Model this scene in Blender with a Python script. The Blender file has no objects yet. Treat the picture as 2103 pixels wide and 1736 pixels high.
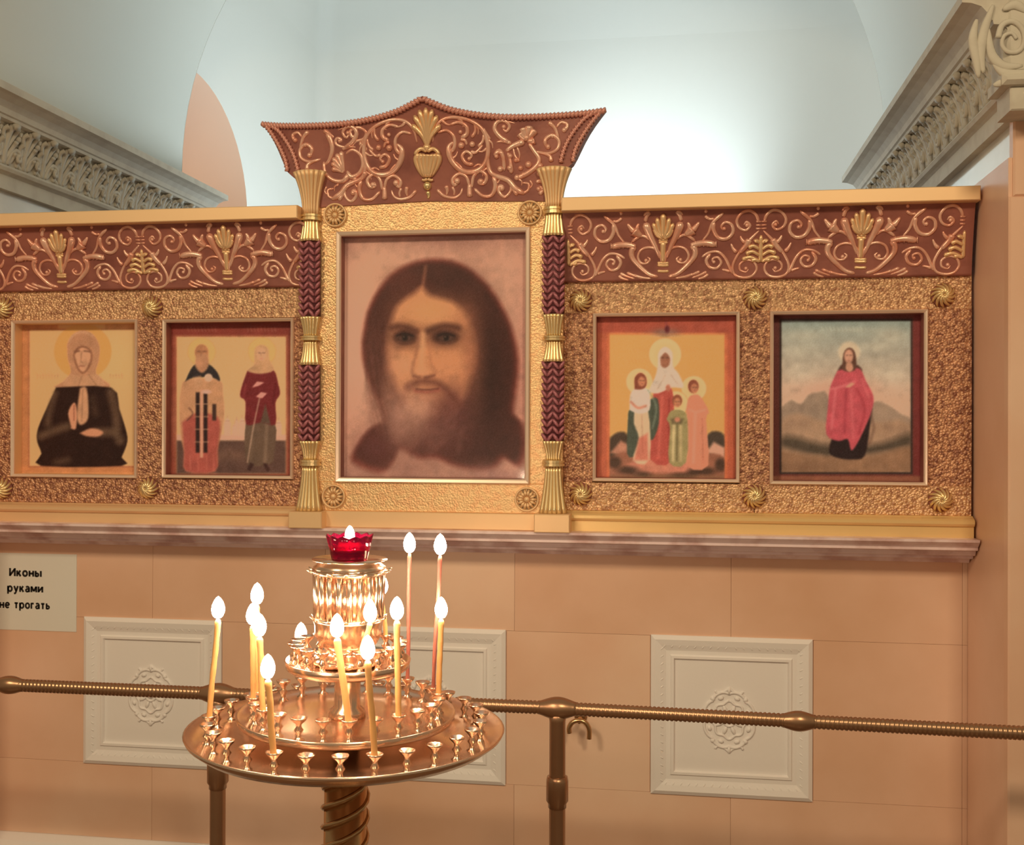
import bpy, math, random
import numpy as np
from mathutils import Vector, Matrix
random.seed(7)
SC = bpy.context.scene
COL = SC.collection
PI = math.pi

# ------------------------------------------------------------------ camera, world, lights, exposure
W, H, F = 2103.0, 1736.0, 2245.0
EYE = 1.55
YAW, PITCH, ROLL = math.radians(8.702), math.radians(0.188), math.radians(0.184)
_f = Vector((-math.sin(YAW) * math.cos(PITCH), math.cos(YAW) * math.cos(PITCH), math.sin(PITCH)))
_r = Vector((math.cos(YAW), math.sin(YAW), 0)); _u = _r.cross(_f)
_r2 = _r * math.cos(ROLL) + _u * math.sin(ROLL); _u2 = -_r * math.sin(ROLL) + _u * math.cos(ROLL)
cam_d = bpy.data.cameras.new('camera'); cam = bpy.data.objects.new('camera', cam_d); COL.objects.link(cam)
m = Matrix((_r2, _u2, -_f)).transposed().to_4x4(); m.translation = (0, 0, EYE); cam.matrix_world = m
cam_d.sensor_fit = 'HORIZONTAL'; cam_d.sensor_width = 36; cam_d.lens = F / W * 36; cam_d.clip_start = 0.05
SC.camera = cam
SC.view_settings.view_transform = 'Standard'; SC.view_settings.look = 'None'
SC.view_settings.gamma = 1; SC.view_settings.use_curve_mapping = False
SC.view_settings.exposure = 0.0

world = bpy.data.worlds.new('world'); SC.world = world; world.use_nodes = True
bg = world.node_tree.nodes['Background']
bg.inputs[0].default_value = (1.0, 0.78, 0.49, 1); bg.inputs[1].default_value = 0.235

def light(name, kind, loc, power, color, size=0.3, aim=None, spot=None):
    d = bpy.data.lights.new(name, kind); d.energy = power; d.color = color
    if kind == 'AREA':
        d.size = size
    else:
        d.shadow_soft_size = size
    if spot:
        d.spot_size = math.radians(spot); d.spot_blend = 1.0
    o = bpy.data.objects.new(name, d); COL.objects.link(o); o.location = loc
    if aim is not None:
        o.rotation_euler = (Vector(aim) - Vector(loc)).to_track_quat('-Z', 'Y').to_euler()
    return o
WARM = (1.0, 0.78, 0.49)
COOL = (0.84, 1.0, 1.06)
light('nave_lamp_west', 'AREA', (-2.0, -0.9, 3.6), 47, WARM, 0.5, (-0.9, 2.75, 1.5))
light('nave_lamp_east', 'AREA', (0.9, -0.9, 3.6), 47, WARM, 0.5, (0.0, 2.75, 1.5))
light('choir_flood', 'SPOT', (-0.12, 5.35, 2.05), 92, COOL, 0.10, (-0.11, 6.2, 2.95), 66)
light('choir_fill', 'AREA', (-0.9, 4.9, 1.75), 34, COOL, 0.8, (-0.75, 5.4, 4.0))  # unseen fill light added to brighten the choir
light('side_chapel_lamp', 'POINT', (-2.60, 4.6, 1.95), 7.0, (1.0, 0.62, 0.40), 0.1)

# ------------------------------------------------------------------ pixel <-> world
def ray(px, py):
    d = _f + _r2 * ((px - W / 2) / F) - _u2 * ((py - H / 2) / F)
    return d
def P(px, py, Y):
    d = ray(px, py); d = d * (Y / d.y); return Vector((d.x, d.y, d.z + EYE))
def XZ(px, py, Y):
    p = P(px, py, Y); return p.x, p.z
def proj(X, Y, Z):
    a = X * _r2.x + Y * _r2.y + (Z - EYE) * _r2.z
    b = X * _u2.x + Y * _u2.y + (Z - EYE) * _u2.z
    c = X * _f.x + Y * _f.y + (Z - EYE) * _f.z
    return W / 2 + F * a / c, H / 2 - F * b / c

def lin(c):
    c = np.asarray(c, float) / 255.0
    return np.where(c <= 0.04045, c / 12.92, ((c + 0.055) / 1.055) ** 2.4)
LIGHT = np.array((0.55, 0.393, 0.232))
def alb(*c):
    a = np.maximum(lin(c) / LIGHT, 0.005)
    return tuple(a * min(1.0, 0.88 / a.max()))

# ------------------------------------------------------------------ materials
MATS = {}
def mat(name, color, rough=0.5, metal=0.0, bump=None, spots=None, trans=0.0, emit=None, coat=0.0, sss=0.0, ior=1.45):
    """bump=(kind, scale, strength, distance); spots=(color2, scale, low, high) blends a second colour by noise"""
    mm = bpy.data.materials.new(name); mm.use_nodes = True
    nt = mm.node_tree; b = nt.nodes['Principled BSDF']
    b.inputs['Base Color'].default_value = (*color, 1); b.inputs['Roughness'].default_value = rough
    b.inputs['Metallic'].default_value = metal; b.inputs['IOR'].default_value = ior
    b.inputs['Transmission Weight'].default_value = trans; b.inputs['Coat Weight'].default_value = coat
    if sss:
        b.inputs['Subsurface Weight'].default_value = sss
        b.inputs['Subsurface Radius'].default_value = (0.02, 0.01, 0.005)
    tc = nt.nodes.new('ShaderNodeTexCoord')
    geo = nt.nodes.new('ShaderNodeNewGeometry')
    if spots:
        n = nt.nodes.new('ShaderNodeTexNoise'); n.inputs['Scale'].default_value = spots[1]; n.inputs['Detail'].default_value = 5
        nt.links.new(geo.outputs['Position'], n.inputs['Vector'])
        r = nt.nodes.new('ShaderNodeMapRange'); r.inputs[1].default_value = spots[2]; r.inputs[2].default_value = spots[3]
        nt.links.new(n.outputs['Fac'], r.inputs[0])
        mx = nt.nodes.new('ShaderNodeMix'); mx.data_type = 'RGBA'
        mx.inputs[6].default_value = (*color, 1); mx.inputs[7].default_value = (*spots[0], 1)
        nt.links.new(r.outputs[0], mx.inputs[0]); nt.links.new(mx.outputs[2], b.inputs['Base Color'])
    if bump:
        if bump[0] == 'voronoi':
            n = nt.nodes.new('ShaderNodeTexVoronoi'); out = n.outputs['Distance']
        else:
            n = nt.nodes.new('ShaderNodeTexNoise'); out = n.outputs['Fac']; n.inputs['Detail'].default_value = 4
        n.inputs['Scale'].default_value = bump[1]
        nt.links.new(geo.outputs['Position'], n.inputs['Vector'])
        bp = nt.nodes.new('ShaderNodeBump'); bp.inputs['Strength'].default_value = bump[2]; bp.inputs['Distance'].default_value = bump[3]
        if bump[0] == 'voronoi':
            bp.invert = True
        nt.links.new(out, bp.inputs['Height']); nt.links.new(bp.outputs[0], b.inputs['Normal'])
    if emit:
        b.inputs['Emission Color'].default_value = (*emit[0], 1); b.inputs['Emission Strength'].default_value = emit[1]
    MATS[name] = mm
    return mm

GOLD = mat('matte_gold', alb(208, 152, 92), 0.5, 0.4, ('noise', 30, 0.05, 0.002))
GOLDB = mat('burnished_gold', alb(232, 178, 106), 0.30, 0.7)
GOLDP = mat('pale_gold_moulding', alb(246, 190, 136), 0.34, 0.45)
GOLDM = mat('yellow_gold_base', alb(220, 162, 88), 0.38, 0.3)
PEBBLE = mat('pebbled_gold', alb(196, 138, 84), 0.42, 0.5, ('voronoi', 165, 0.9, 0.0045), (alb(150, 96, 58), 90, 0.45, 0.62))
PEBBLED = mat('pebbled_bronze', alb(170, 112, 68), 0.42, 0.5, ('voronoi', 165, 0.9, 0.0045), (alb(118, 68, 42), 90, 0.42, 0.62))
PEBBLEF = mat('fine_pebbled_gold', alb(198, 144, 84), 0.42, 0.55, ('voronoi', 210, 0.6, 0.0018), (alb(192, 132, 76), 60, 0.45, 0.6))
REDWOOD = mat('red_brown_ground', alb(120, 62, 41), 0.5, 0.1, ('noise', 60, 0.15, 0.003), (alb(100, 48, 32), 14, 0.4, 0.65))
CARVE = mat('carved_coppery_gold', alb(212, 146, 102), 0.28, 0.35, ('noise', 120, 0.15, 0.002), (alb(176, 106, 70), 22, 0.42, 0.62))
CARVEG = mat('carved_yellow_gold', alb(204, 146, 88), 0.33, 0.45, ('noise', 120, 0.15, 0.002))
BRAID = mat('dark_red_braid', alb(128, 66, 56), 0.32, 0.2)
BRAIDD = mat('dark_braid_ground', alb(72, 30, 24), 0.6)
ROPE = mat('brown_rope_trim', alb(168, 104, 74), 0.4, 0.3)
STONE = mat('beige_marble', alb(186, 134, 92), 0.38, 0.0, ('noise', 260, 0.05, 0.001), (alb(170, 116, 74), 2.2, 0.35, 0.7))
STONE2 = mat('beige_marble_warm', alb(178, 124, 82), 0.38, 0.0, ('noise', 260, 0.05, 0.001), (alb(190, 140, 96), 2.6, 0.4, 0.7))
JOINT = mat('stone_joint', alb(160, 112, 74), 0.8)
LEDGE = mat('grey_pink_marble', alb(196, 152, 120), 0.35, 0.0, None, (alb(158, 110, 84), 14, 0.45, 0.66))
PLASTER = mat('cream_plaster_relief', alb(206, 174, 136), 0.6, 0.0, ('noise', 90, 0.12, 0.002))
WHITEWALL = mat('white_limewash', (0.80, 0.80, 0.76), 0.7, 0.0, ('noise', 40, 0.04, 0.002))
VAULT = mat('grey_white_limewash', (0.72, 0.72, 0.66), 0.75, 0.0, ('noise', 40, 0.04, 0.002))
PEACH = mat('peach_limewash', (0.76, 0.60, 0.48), 0.7)
POLISHED = mat('polished_white_marble', (0.72, 0.70, 0.64), 0.12, 0.0, None, (( 0.6, 0.58, 0.52), 5, 0.4, 0.65))
STUCCO = mat('old_stucco', (0.62, 0.58, 0.49), 0.7, 0.0, ('noise', 70, 0.2, 0.003), ((0.55, 0.50, 0.42), 22, 0.45, 0.7))
PAPER = mat('white_paper', (0.78, 0.78, 0.74), 0.7)
INK = mat('black_ink', (0.015, 0.013, 0.012), 0.6)
BRASS = mat('polished_brass', (0.88, 0.63, 0.47), 0.24, 1.0, ('noise', 25, 0.08, 0.004))
BRASSD = mat('aged_brass', (0.60, 0.38, 0.20), 0.24, 1.0, ('noise', 40, 0.10, 0.003))
BRONZE = mat('brown_bronze', (0.44, 0.255, 0.15), 0.32, 0.85, ('noise', 60, 0.08, 0.002))
WAX = mat('honey_wax', (0.78, 0.42, 0.16), 0.45, 0.0, None, None, sss=0.3)
WAXR = mat('red_wax', (0.46, 0.15, 0.11), 0.45, sss=0.15)
WICK = mat('wick', (0.02, 0.015, 0.01), 0.9)
FLAME = mat('flame', (1, 0.8, 0.5), 0.5, emit=((1.0, 0.76, 0.52), 85))
RUBY = mat('ruby_glass', (0.50, 0.005, 0.085), 0.06, trans=0.75, ior=1.35)
OIL = mat('lamp_oil', (0.55, 0.05, 0.06), 0.1)
FLOORM = mat('brown_floor_stone', (0.22, 0.14, 0.09), 0.3, 0.0, None, ((0.16, 0.10, 0.065), 3, 0.4, 0.6))

def attr_mat(name, rough=0.35):
    mm = bpy.data.materials.new(name); mm.use_nodes = True
    nt = mm.node_tree; b = nt.nodes['Principled BSDF']; a = nt.nodes.new('ShaderNodeAttribute'); a.attribute_name = 'paint'
    nt.links.new(a.outputs['Color'], b.inputs['Base Color']); b.inputs['Roughness'].default_value = rough
    b.inputs['Specular IOR Level'].default_value = 0.25
    return mm
PAINT = attr_mat('painted_panel')
gm = bpy.data.materials.new('clear_pane'); gm.use_nodes = True
nt = gm.node_tree; nt.nodes.remove(nt.nodes['Principled BSDF'])
tr = nt.nodes.new('ShaderNodeBsdfTransparent'); gl = nt.nodes.new('ShaderNodeBsdfGlossy'); gl.inputs['Roughness'].default_value = 0.08
mx = nt.nodes.new('ShaderNodeMixShader'); mx.inputs[0].default_value = 0.03
nt.links.new(tr.outputs[0], mx.inputs[1]); nt.links.new(gl.outputs[0], mx.inputs[2])
nt.links.new(mx.outputs[0], nt.nodes['Material Output'].inputs[0])
PANE = gm

# ------------------------------------------------------------------ mesh helpers
class MB:
    def __init__(s):
        s.v = []; s.f = []; s.sm = []
    def add(s, vs, fs, smooth=False):
        o = len(s.v); s.v += [tuple(v) for v in vs]; s.f += [tuple(i + o for i in f) for f in fs]; s.sm += [smooth] * len(fs)
        return s
    def box(s, x0, x1, y0, y1, z0, z1):
        vs = [(x, y, z) for x in (x0, x1) for y in (y0, y1) for z in (z0, z1)]
        return s.add(vs, [(0, 1, 3, 2), (4, 6, 7, 5), (0, 4, 5, 1), (2, 3, 7, 6), (0, 2, 6, 4), (1, 5, 7, 3)])
    def cbox(s, x0, x1, y0, y1, z0, z1, c=0.002):
        """box whose front (y0) edges are chamfered"""
        vs = [(x0 + c, y0, z0 + c), (x1 - c, y0, z0 + c), (x1 - c, y0, z1 - c), (x0 + c, y0, z1 - c),
              (x0, y0 + c, z0), (x1, y0 + c, z0), (x1, y0 + c, z1), (x0, y0 + c, z1),
              (x0, y1, z0), (x1, y1, z0), (x1, y1, z1), (x0, y1, z1)]
        fs = [(0, 1, 2, 3), (8, 11, 10, 9)]
        for a in (0, 4):
            for i in range(4):
                j = (i + 1) % 4; fs.append((a + i, a + 4 + i, a + 4 + j, a + j))
        return s.add(vs, fs)
    def rings(s, rings, closed=True, cap0=True, cap1=True, smooth=True):
        n = len(rings[0]); vs = [p for r in rings for p in r]; fs = []
        for k in range(len(rings) - 1):
            for i in range(n if closed else n - 1):
                j = (i + 1) % n
                fs.append((k * n + i, k * n + j, (k + 1) * n + j, (k + 1) * n + i))
        if cap0: fs.append(tuple(range(n - 1, -1, -1)))
        if cap1: fs.append(tuple((len(rings) - 1) * n + i for i in range(n)))
        return s.add(vs, fs, smooth)
    def lathe(s, prof, n=32, c=(0, 0, 0), smooth=True, lobes=0, amp=0.0):
        R = []
        for q in prof:
            r, z = q[0], q[1]
            a_ = q[2] if len(q) > 2 else amp
            R.append([(c[0] + r * (1 + a_ * math.cos(lobes * 2 * PI * i / n)) * math.cos(2 * PI * i / n),
                       c[1] + r * (1 + a_ * math.cos(lobes * 2 * PI * i / n)) * math.sin(2 * PI * i / n), c[2] + z) for i in range(n)])
        return s.rings(R, True, prof[0][0] > 1e-5, prof[-1][0] > 1e-5, smooth)
    def tube(s, pts, rad, n=8, up=None, flat=1.0, smooth=True):
        pts = [Vector(p) for p in pts]
        if not hasattr(rad, '__len__'): rad = [rad] * len(pts)
        R = []; prev = None
        for i, p in enumerate(pts):
            t = (pts[min(i + 1, len(pts) - 1)] - pts[max(i - 1, 0)])
            if t.length < 1e-9: t = Vector((1, 0, 0))
            t.normalize()
            if up is not None:
                nn = Vector(up); nn = nn - t * nn.dot(t)
                if nn.length < 1e-4: nn = t.orthogonal()
                nn.normalize()
            elif prev is None: nn = t.orthogonal().normalized()
            else:
                nn = prev - t * prev.dot(t); nn = nn.normalized() if nn.length > 1e-6 else t.orthogonal().normalized()
            prev = nn; b = t.cross(nn)
            R.append([p + b * (rad[i] * math.cos(2 * PI * k / n)) + nn * (rad[i] * flat * math.sin(2 * PI * k / n)) for k in range(n)])
        return s.rings(R, True, True, True, smooth)
    def ell(s, c, rx, ry, rz, n=8, m=6, rot=None):
        R = []
        M = rot or Matrix.Identity(3)
        for k in range(m + 1):
            a = -PI / 2 + PI * k / m; a = max(-PI / 2 + 0.12, min(PI / 2 - 0.12, a))
            R.append([Vector(c) + M @ Vector((rx * math.cos(a) * math.cos(2 * PI * i / n), ry * math.cos(a) * math.sin(2 * PI * i / n), rz * math.sin(a))) for i in range(n)])
        return s.rings(R)
    def rect_loft(s, rects):
        """rects: list of (x0,x1,z0,z1,y) nested rectangles, lofted"""
        R = [[(a, y, c), (b, y, c), (b, y, d), (a, y, d)] for a, b, c, d, y in rects]
        return s.rings(R, True, False, False, False)
    def build(s, name, material, parent=None, loc=None):
        me = bpy.data.meshes.new(name); me.from_pydata(s.v, [], s.f); me.update()
        me.polygons.foreach_set('use_smooth', s.sm)
        import bmesh
        bm = bmesh.new(); bm.from_mesh(me); bmesh.ops.recalc_face_normals(bm, faces=bm.faces); bm.to_mesh(me); bm.free()
        me.materials.append(material)
        return link(name, me, parent, loc)
def link(name, me, parent=None, loc=None):
    o = bpy.data.objects.new(name, me); COL.objects.link(o)
    if parent is not None: o.parent = parent
    if loc is not None: o.location = loc
    return o
def inst(o, loc, parent=None, rot=None, scale=None):
    c = o.copy(); COL.objects.link(c); c.location = loc
    if parent is not None: c.parent = parent
    if rot is not None: c.rotation_euler = rot
    if scale is not None: c.scale = scale
    return c
def tag(o, label, cat, group=None):
    o['label'] = label; o['category'] = cat
    if group: o['group'] = group
    return o
def struct(o, label=None):
    o['kind'] = 'structure'
    if label: o['label'] = label
    return o
def thing(name, label, cat, loc=(0, 0, 0), group=None):
    o = bpy.data.objects.new(name, None); COL.objects.link(o); o.location = loc; o.empty_display_size = 0.05
    return tag(o, label, cat, group)
def spline(pts, k=4):
    """Catmull-Rom through tuples of any length"""
    pts = [np.array(p, float) for p in pts]
    if len(pts) < 3: return pts
    out = []
    for i in range(len(pts) - 1):
        p0 = pts[max(i - 1, 0)]; p1 = pts[i]; p2 = pts[i + 1]; p3 = pts[min(i + 2, len(pts) - 1)]
        for j in range(k):
            t = j / k
            out.append(0.5 * (2 * p1 + (p2 - p0) * t + (2 * p0 - 5 * p1 + 4 * p2 - p3) * t * t + (3 * p1 - p0 - 3 * p2 + p3) * t ** 3))
    out.append(pts[-1]); return out

# ------------------------------------------------------------------ setting
YW = 2.78      # face of the parapet wall
YS = 2.72      # face of the icon screen wings
YC = 2.695     # face of the central case
XL, XR = -1.86, 0.69
YPIER = 2.455
XMID = (XL + XR) / 2
ZE = EYE
floor = struct(MB().box(-4, 4, -4, 6.6, -0.1, 0).build('floor', FLOORM))
ZLEDGE = P(1000, 1088, 2.70).z   # top of ledge

# parapet wall with slabs
wall = struct(MB().box(XL, XR, YW + 0.003, YW + 0.20, 0, ZLEDGE - 0.004).build('wall_front', JOINT), 'beige marble parapet wall under the icon screen')
PW = XZ(1670, 1480, YW)[0] - XZ(1335, 1480, YW)[0]
pz1 = P(1500, 1307, YW).z; pz0 = P(1500, 1639, YW).z
panel_x = [XZ(172, 1400, YW)[0], XZ(1040, 1450, YW)[0] - PW, XZ(1335, 1480, YW)[0]]
zb_hi = pz1 - 0.004; zb_lo = pz0 + 0.004
zpl = P(0, 1706, YW).z
J = 0.0003
def slab(x0, x1, z0, z1, i=[0]):
    i[0] += 1
    o = MB().cbox(x0 + J, x1 - J, YW, YW + 0.011, z0 + J, z1 - J, 0.0003).build('stone_slab', STONE if i[0] % 3 else STONE2, wall)
zl0 = ZLEDGE - 0.064
xs_up = [XL, panel_x[0] + PW / 2, (panel_x[0] + panel_x[1] + PW) / 2 + 0.1, panel_x[1] + PW / 2 + 0.22, panel_x[2] + PW / 2, XR - 0.012, XR]
for a, b in zip(xs_up, xs_up[1:]): slab(a, b, zb_hi, zl0)
xs_mid = [XL]
for px_ in panel_x: xs_mid += [px_, px_ + PW]
xs_mid += [XR - 0.012, XR]
for k, (a, b) in enumerate(zip(xs_mid, xs_mid[1:])):
    if k % 2 == 0 or k == len(xs_mid) - 2: slab(a, b, zb_lo, zb_hi)
for a, b in zip(xs_up, xs_up[1:]): slab(a, b, zpl, zb_lo)
struct(MB().add([(XL, y, z) for y, z in ((YW - 0.04, 0), (YW - 0.04, zpl - 0.03), (YW - 0.03, zpl - 0.012), (YW - 0.005, zpl), (YW + 0.01, zpl), (YW + 0.01, 0))]
    + [(XR, y, z) for y, z in ((YW - 0.04, 0), (YW - 0.04, zpl - 0.03), (YW - 0.03, zpl - 0.012), (YW - 0.005, zpl), (YW + 0.01, zpl), (YW + 0.01, 0))],
    [(0, 1, 7, 6), (1, 2, 8, 7), (2, 3, 9, 8), (3, 4, 10, 9), (4, 5, 11, 10)]).build('baseboard_front', PLASTER), 'pale stone plinth along the foot of the parapet')

def extrude_x(prof, x0, x1):
    n = len(prof)
    return MB().rings([[(x, y, z) for y, z in prof] for x in (x0, x1)], True, True, True, False)
zt = ZLEDGE
prof = [(2.655, zt), (2.655, zt - 0.006), (2.668, zt - 0.016), (2.672, zt - 0.020), (2.672, zt - 0.026), (2.69, zt - 0.030), (2.695, zt - 0.040),
        (2.715, zt - 0.044), (2.715, zt - 0.050), (2.745, zt - 0.055), (2.752, zt - 0.064), (YW + 0.15, zt - 0.064), (YW + 0.15, zt)]
struct(extrude_x(prof, XL, XR - 0.004).build('trim_1', LEDGE), 'grey-pink marble ledge moulding carrying the icon screen')

# right and left piers, reveals
ZCL = P(2001, 380, YS).z          # top of the beige cladding on the reveal
for side in (1, -1):
    x = XR if side > 0 else XL; nm = 'right' if side > 0 else 'left'
    far = x + side * 0.9
    w = MB().box(min(x, far), max(x, far), YPIER, 2.86, 0, ZCL).build('wall_' + nm, STONE); struct(w)
    x2 = x + side * 0.018
    w = MB().box(min(x2, far), max(x2, far), YPIER + 0.004, 3.95, 0, ZE + 0.90).build('wall_' + nm, POLISHED); struct(w)
    # facing block at the arris of the pier
    if side > 0:
        q = MB().cbox(x - 0.002, far, YPIER - 0.012, YPIER + 0.02, 0, P(2090, 405, YPIER).z, 0.004).build('pier_facing', STONE2, w)
        q = MB().cbox(x + 0.008, far, YPIER - 0.008, YPIER + 0.02, P(2090, 405, YPIER).z + 0.001, P(2090, 232, YPIER).z, 0.004).build('pier_facing', STONE, w)

# barrel vault of the arch
RV, ZC = 1.28, ZE + 0.96
N = 48
def arc(y, r): return [(XMID + r * math.cos(PI * i / N), y, ZC + r * math.sin(PI * i / N)) for i in range(N + 1)]
va = MB(); YV = 3.90
va.rings([arc(YPIER, RV), arc(YV, RV), arc(YV, RV + 0.02)], False, False, False, True)
for sx in (-1, 1):   # stilt below the springing
    va.add([(XMID + sx * RV, YPIER, ZE + 0.86), (XMID + sx * RV, YV, ZE + 0.86), (XMID + sx * RV, YV, ZC), (XMID + sx * RV, YPIER, ZC)], [(0, 1, 2, 3)])
struct(va.build('ceiling', VAULT), 'grey-white limewashed barrel vault over the passage')
# wall above the arch, nave side and choir side
def arch_wall(y, x0, x1, ztop, name, m):
    b = MB(); pts = [(XMID + RV, ZE + 0.86)] + [(p[0], p[2]) for p in arc(0, RV)] + [(XMID - RV, ZE + 0.86)]
    out = []
    for (px_, pz_) in pts:
        out.append((max(x0, min(x1, XMID + (px_ - XMID) * 5)), ztop if pz_ > ZC + 0.3 else max(pz_, ZE + 0.86)))
    vs = []
    for p in pts: vs.append((p[0], y, p[1]))
    for p in pts: vs.append((p[0] if abs(p[0] - XMID) < RV * 0.98 else (x1 if p[0] > XMID else x0), y, ztop if abs(p[0] - XMID) < RV * 0.98 else p[1]))
    n = len(pts); b.add(vs, [(i, i + 1, n + i + 1, n + i) for i in range(n - 1)])
    return struct(b.build(name, m))
arch_wall(YPIER, -4, 4, 5.0, 'wall_nave', VAULT)
XFL, XFR, YB, ZTOP = -2.10, 1.55, 6.2, ZE + 3.3
b = MB(); b.box(XFL - 0.9, XL, 3.95, 3.97, 0, ZE + 0.9); b.box(XR + 0.02, XFR, 3.95, 3.97, 0, ZE + 0.9)
arch_wall(YV + 0.002, XFL - 0.9, XFR, ZTOP + 0.2, 'wall_choir_front', VAULT)
struct(b.build('wall_choir_piers', VAULT))

# choir beyond the screen
b = MB()
rc = 0.10       # softly rounded corner between side wall and back wall
def plan():
    pts = [(XFL, 5.105)]
    for k in range(7):
        a = PI - PI / 2 * k / 6
        pts.append((XFL + rc + rc * math.cos(a), YB - rc + rc * math.sin(a)))
    for k in range(7):
        a = PI / 2 - PI / 2 * k / 6
        pts.append((XFR - 0.9 + 0.9 * math.cos(a), YB - 0.9 + 0.9 * math.sin(a)))
    pts.append((XFR, YV)); return pts
pl = plan()
b.rings([[(x, y, 0) for x, y in pl], [(x, y, ZE + 2.2) for x, y in pl]], False, False, False, True)
# vault above the back wall
rr = []
for k in range(13):
    t = PI / 2 * k / 12
    rr.append([(x + (XMID - x) * (1 - math.cos(t)) * 0.75, y + (4.4 - y) * (1 - math.cos(t)) * 0.6, ZE + 2.2 + 1.3 * math.sin(t)) for x, y in pl])
b.rings(rr, False, False, False, True)
struct(b.build('wall_back', WHITEWALL), 'white limewashed apse wall lit from behind the screen')
struct(MB().box(-4, 4, YV, YB + 0.5, ZE + 3.3, ZE + 3.4).build('ceiling_choir', WHITEWALL))
# left choir wall with an arched opening to a side chapel
yc, zc, ry, rz = 4.50, ZE + 1.02, 0.605, 0.53
ap = [(yc + ry, 0.0)] + [(yc + ry * math.cos(a), zc + rz * math.sin(a)) for a in [PI * k / 24 for k in range(25)]]
ap += [(yc - ry, 0.0)]
b = MB(); n = len(ap); top = ZE + 2.2
vs = [(XFL, y, z) for y, z in ap]
vs += [(XFL, y, top) for y, z in ap]
b.add(vs, [(i, i + 1, n + i + 1, n + i) for i in range(1, n - 2)])
b.add([(XFL, YV, 0), (XFL, yc - ry, 0), (XFL, yc - ry, top), (XFL, YV, top)], [(0, 1, 2, 3)])
struct(b.build('wall_choir_left', WHITEWALL), 'white choir wall with an arched opening')
b = MB()   # reveal of the opening
b.rings([[(XFL, y, z) for y, z in ap], [(XFL - 0.925, y, z) for y, z in ap]], False, False, False, True)
struct(b.build('trim_2', PEACH))
struct(MB().box(XFL - 0.95, XFL - 0.93, 3.6, 5.6, 0, ZE + 2.4).add([(XFL - 0.93, 5.6, 0), (XFL, 5.6, 0), (XFL, 5.6, ZE + 2.4), (XFL - 0.93, 5.6, ZE + 2.4)], [(0, 1, 2, 3)])
       .add([(XFL - 0.93, 3.98, 0), (XFL, 3.98, 0), (XFL, 3.98, ZE + 2.4), (XFL - 0.93, 3.98, ZE + 2.4)], [(0, 1, 2, 3)])
       .add([(XFL - 0.93, 3.6, ZE + 1.9), (XFL, 3.6, ZE + 1.9), (XFL, 5.6, ZE + 1.9), (XFL - 0.93, 5.6, ZE + 1.9)], [(0, 1, 2, 3)]).build('wall_side_chapel', PEACH))

# ------------------------------------------------------------------ carved cornices on the reveals
def acanthus():
    b = MB()   # local: x = along the wall, -y = out of the wall, z = up ; height 0.105
    def st(pts, r0, r1, fl=0.8):
        pts = spline(pts, 4); n = len(pts)
        b.tube([Vector((p[0], -p[2], p[1])) for p in pts], [r0 + (r1 - r0) * i / (n - 1) for i in range(n)], 6, (0, -1, 0), fl)
    st([(0, 0, .004), (0, .05, .012), (0, .09, .026), (0, .104, .04), (0, .096, .052)], .011, .013)
    for s in (-1, 1):
        st([(0, .004, .004), (s * .018, .03, .010), (s * .030, .055, .018), (s * .028, .066, .030)], .007, .008)
        st([(0, .03, .008), (s * .014, .06, .018), (s * .026, .086, .026), (s * .022, .096, .040)], .006, .008)
        st([(0, .0, .004), (s * .024, .008, .008), (s * .038, .026, .012), (s * .034, .036, .022)], .006, .007)
    return b.v, b.f, b.sm
def curl():
    b = MB()
    pts = spline([(-.03, .0, .004), (-.02, .03, .01), (.0, .045, .014), (.016, .035, .016), (.014, .018, .016), (.002, .016, .018), (-.002, .026, .02)], 4)
    b.tube([Vector((p[0], -p[2], p[1])) for p in pts], [.008 - .003 * i / len(pts) for i in range(len(pts))], 6, (0, -1, 0), .9)
    b.ell((.004, -.016, .028), .009, .009, .009)
    pts = spline([(.01, .0, .004), (.024, .03, .01), (.026, .07, .016), (.012, .092, .022), (.0, .084, .024)], 4)
    b.tube([Vector((p[0], -p[2], p[1])) for p in pts], [.007] * len(pts), 6, (0, -1, 0), .9)
    b.ell((.0, -.02, .076), .010, .009, .010)
    return b
_a = acanthus(); AC = MB(); AC.v, AC.f, AC.sm = _a
CU = curl()
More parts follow.
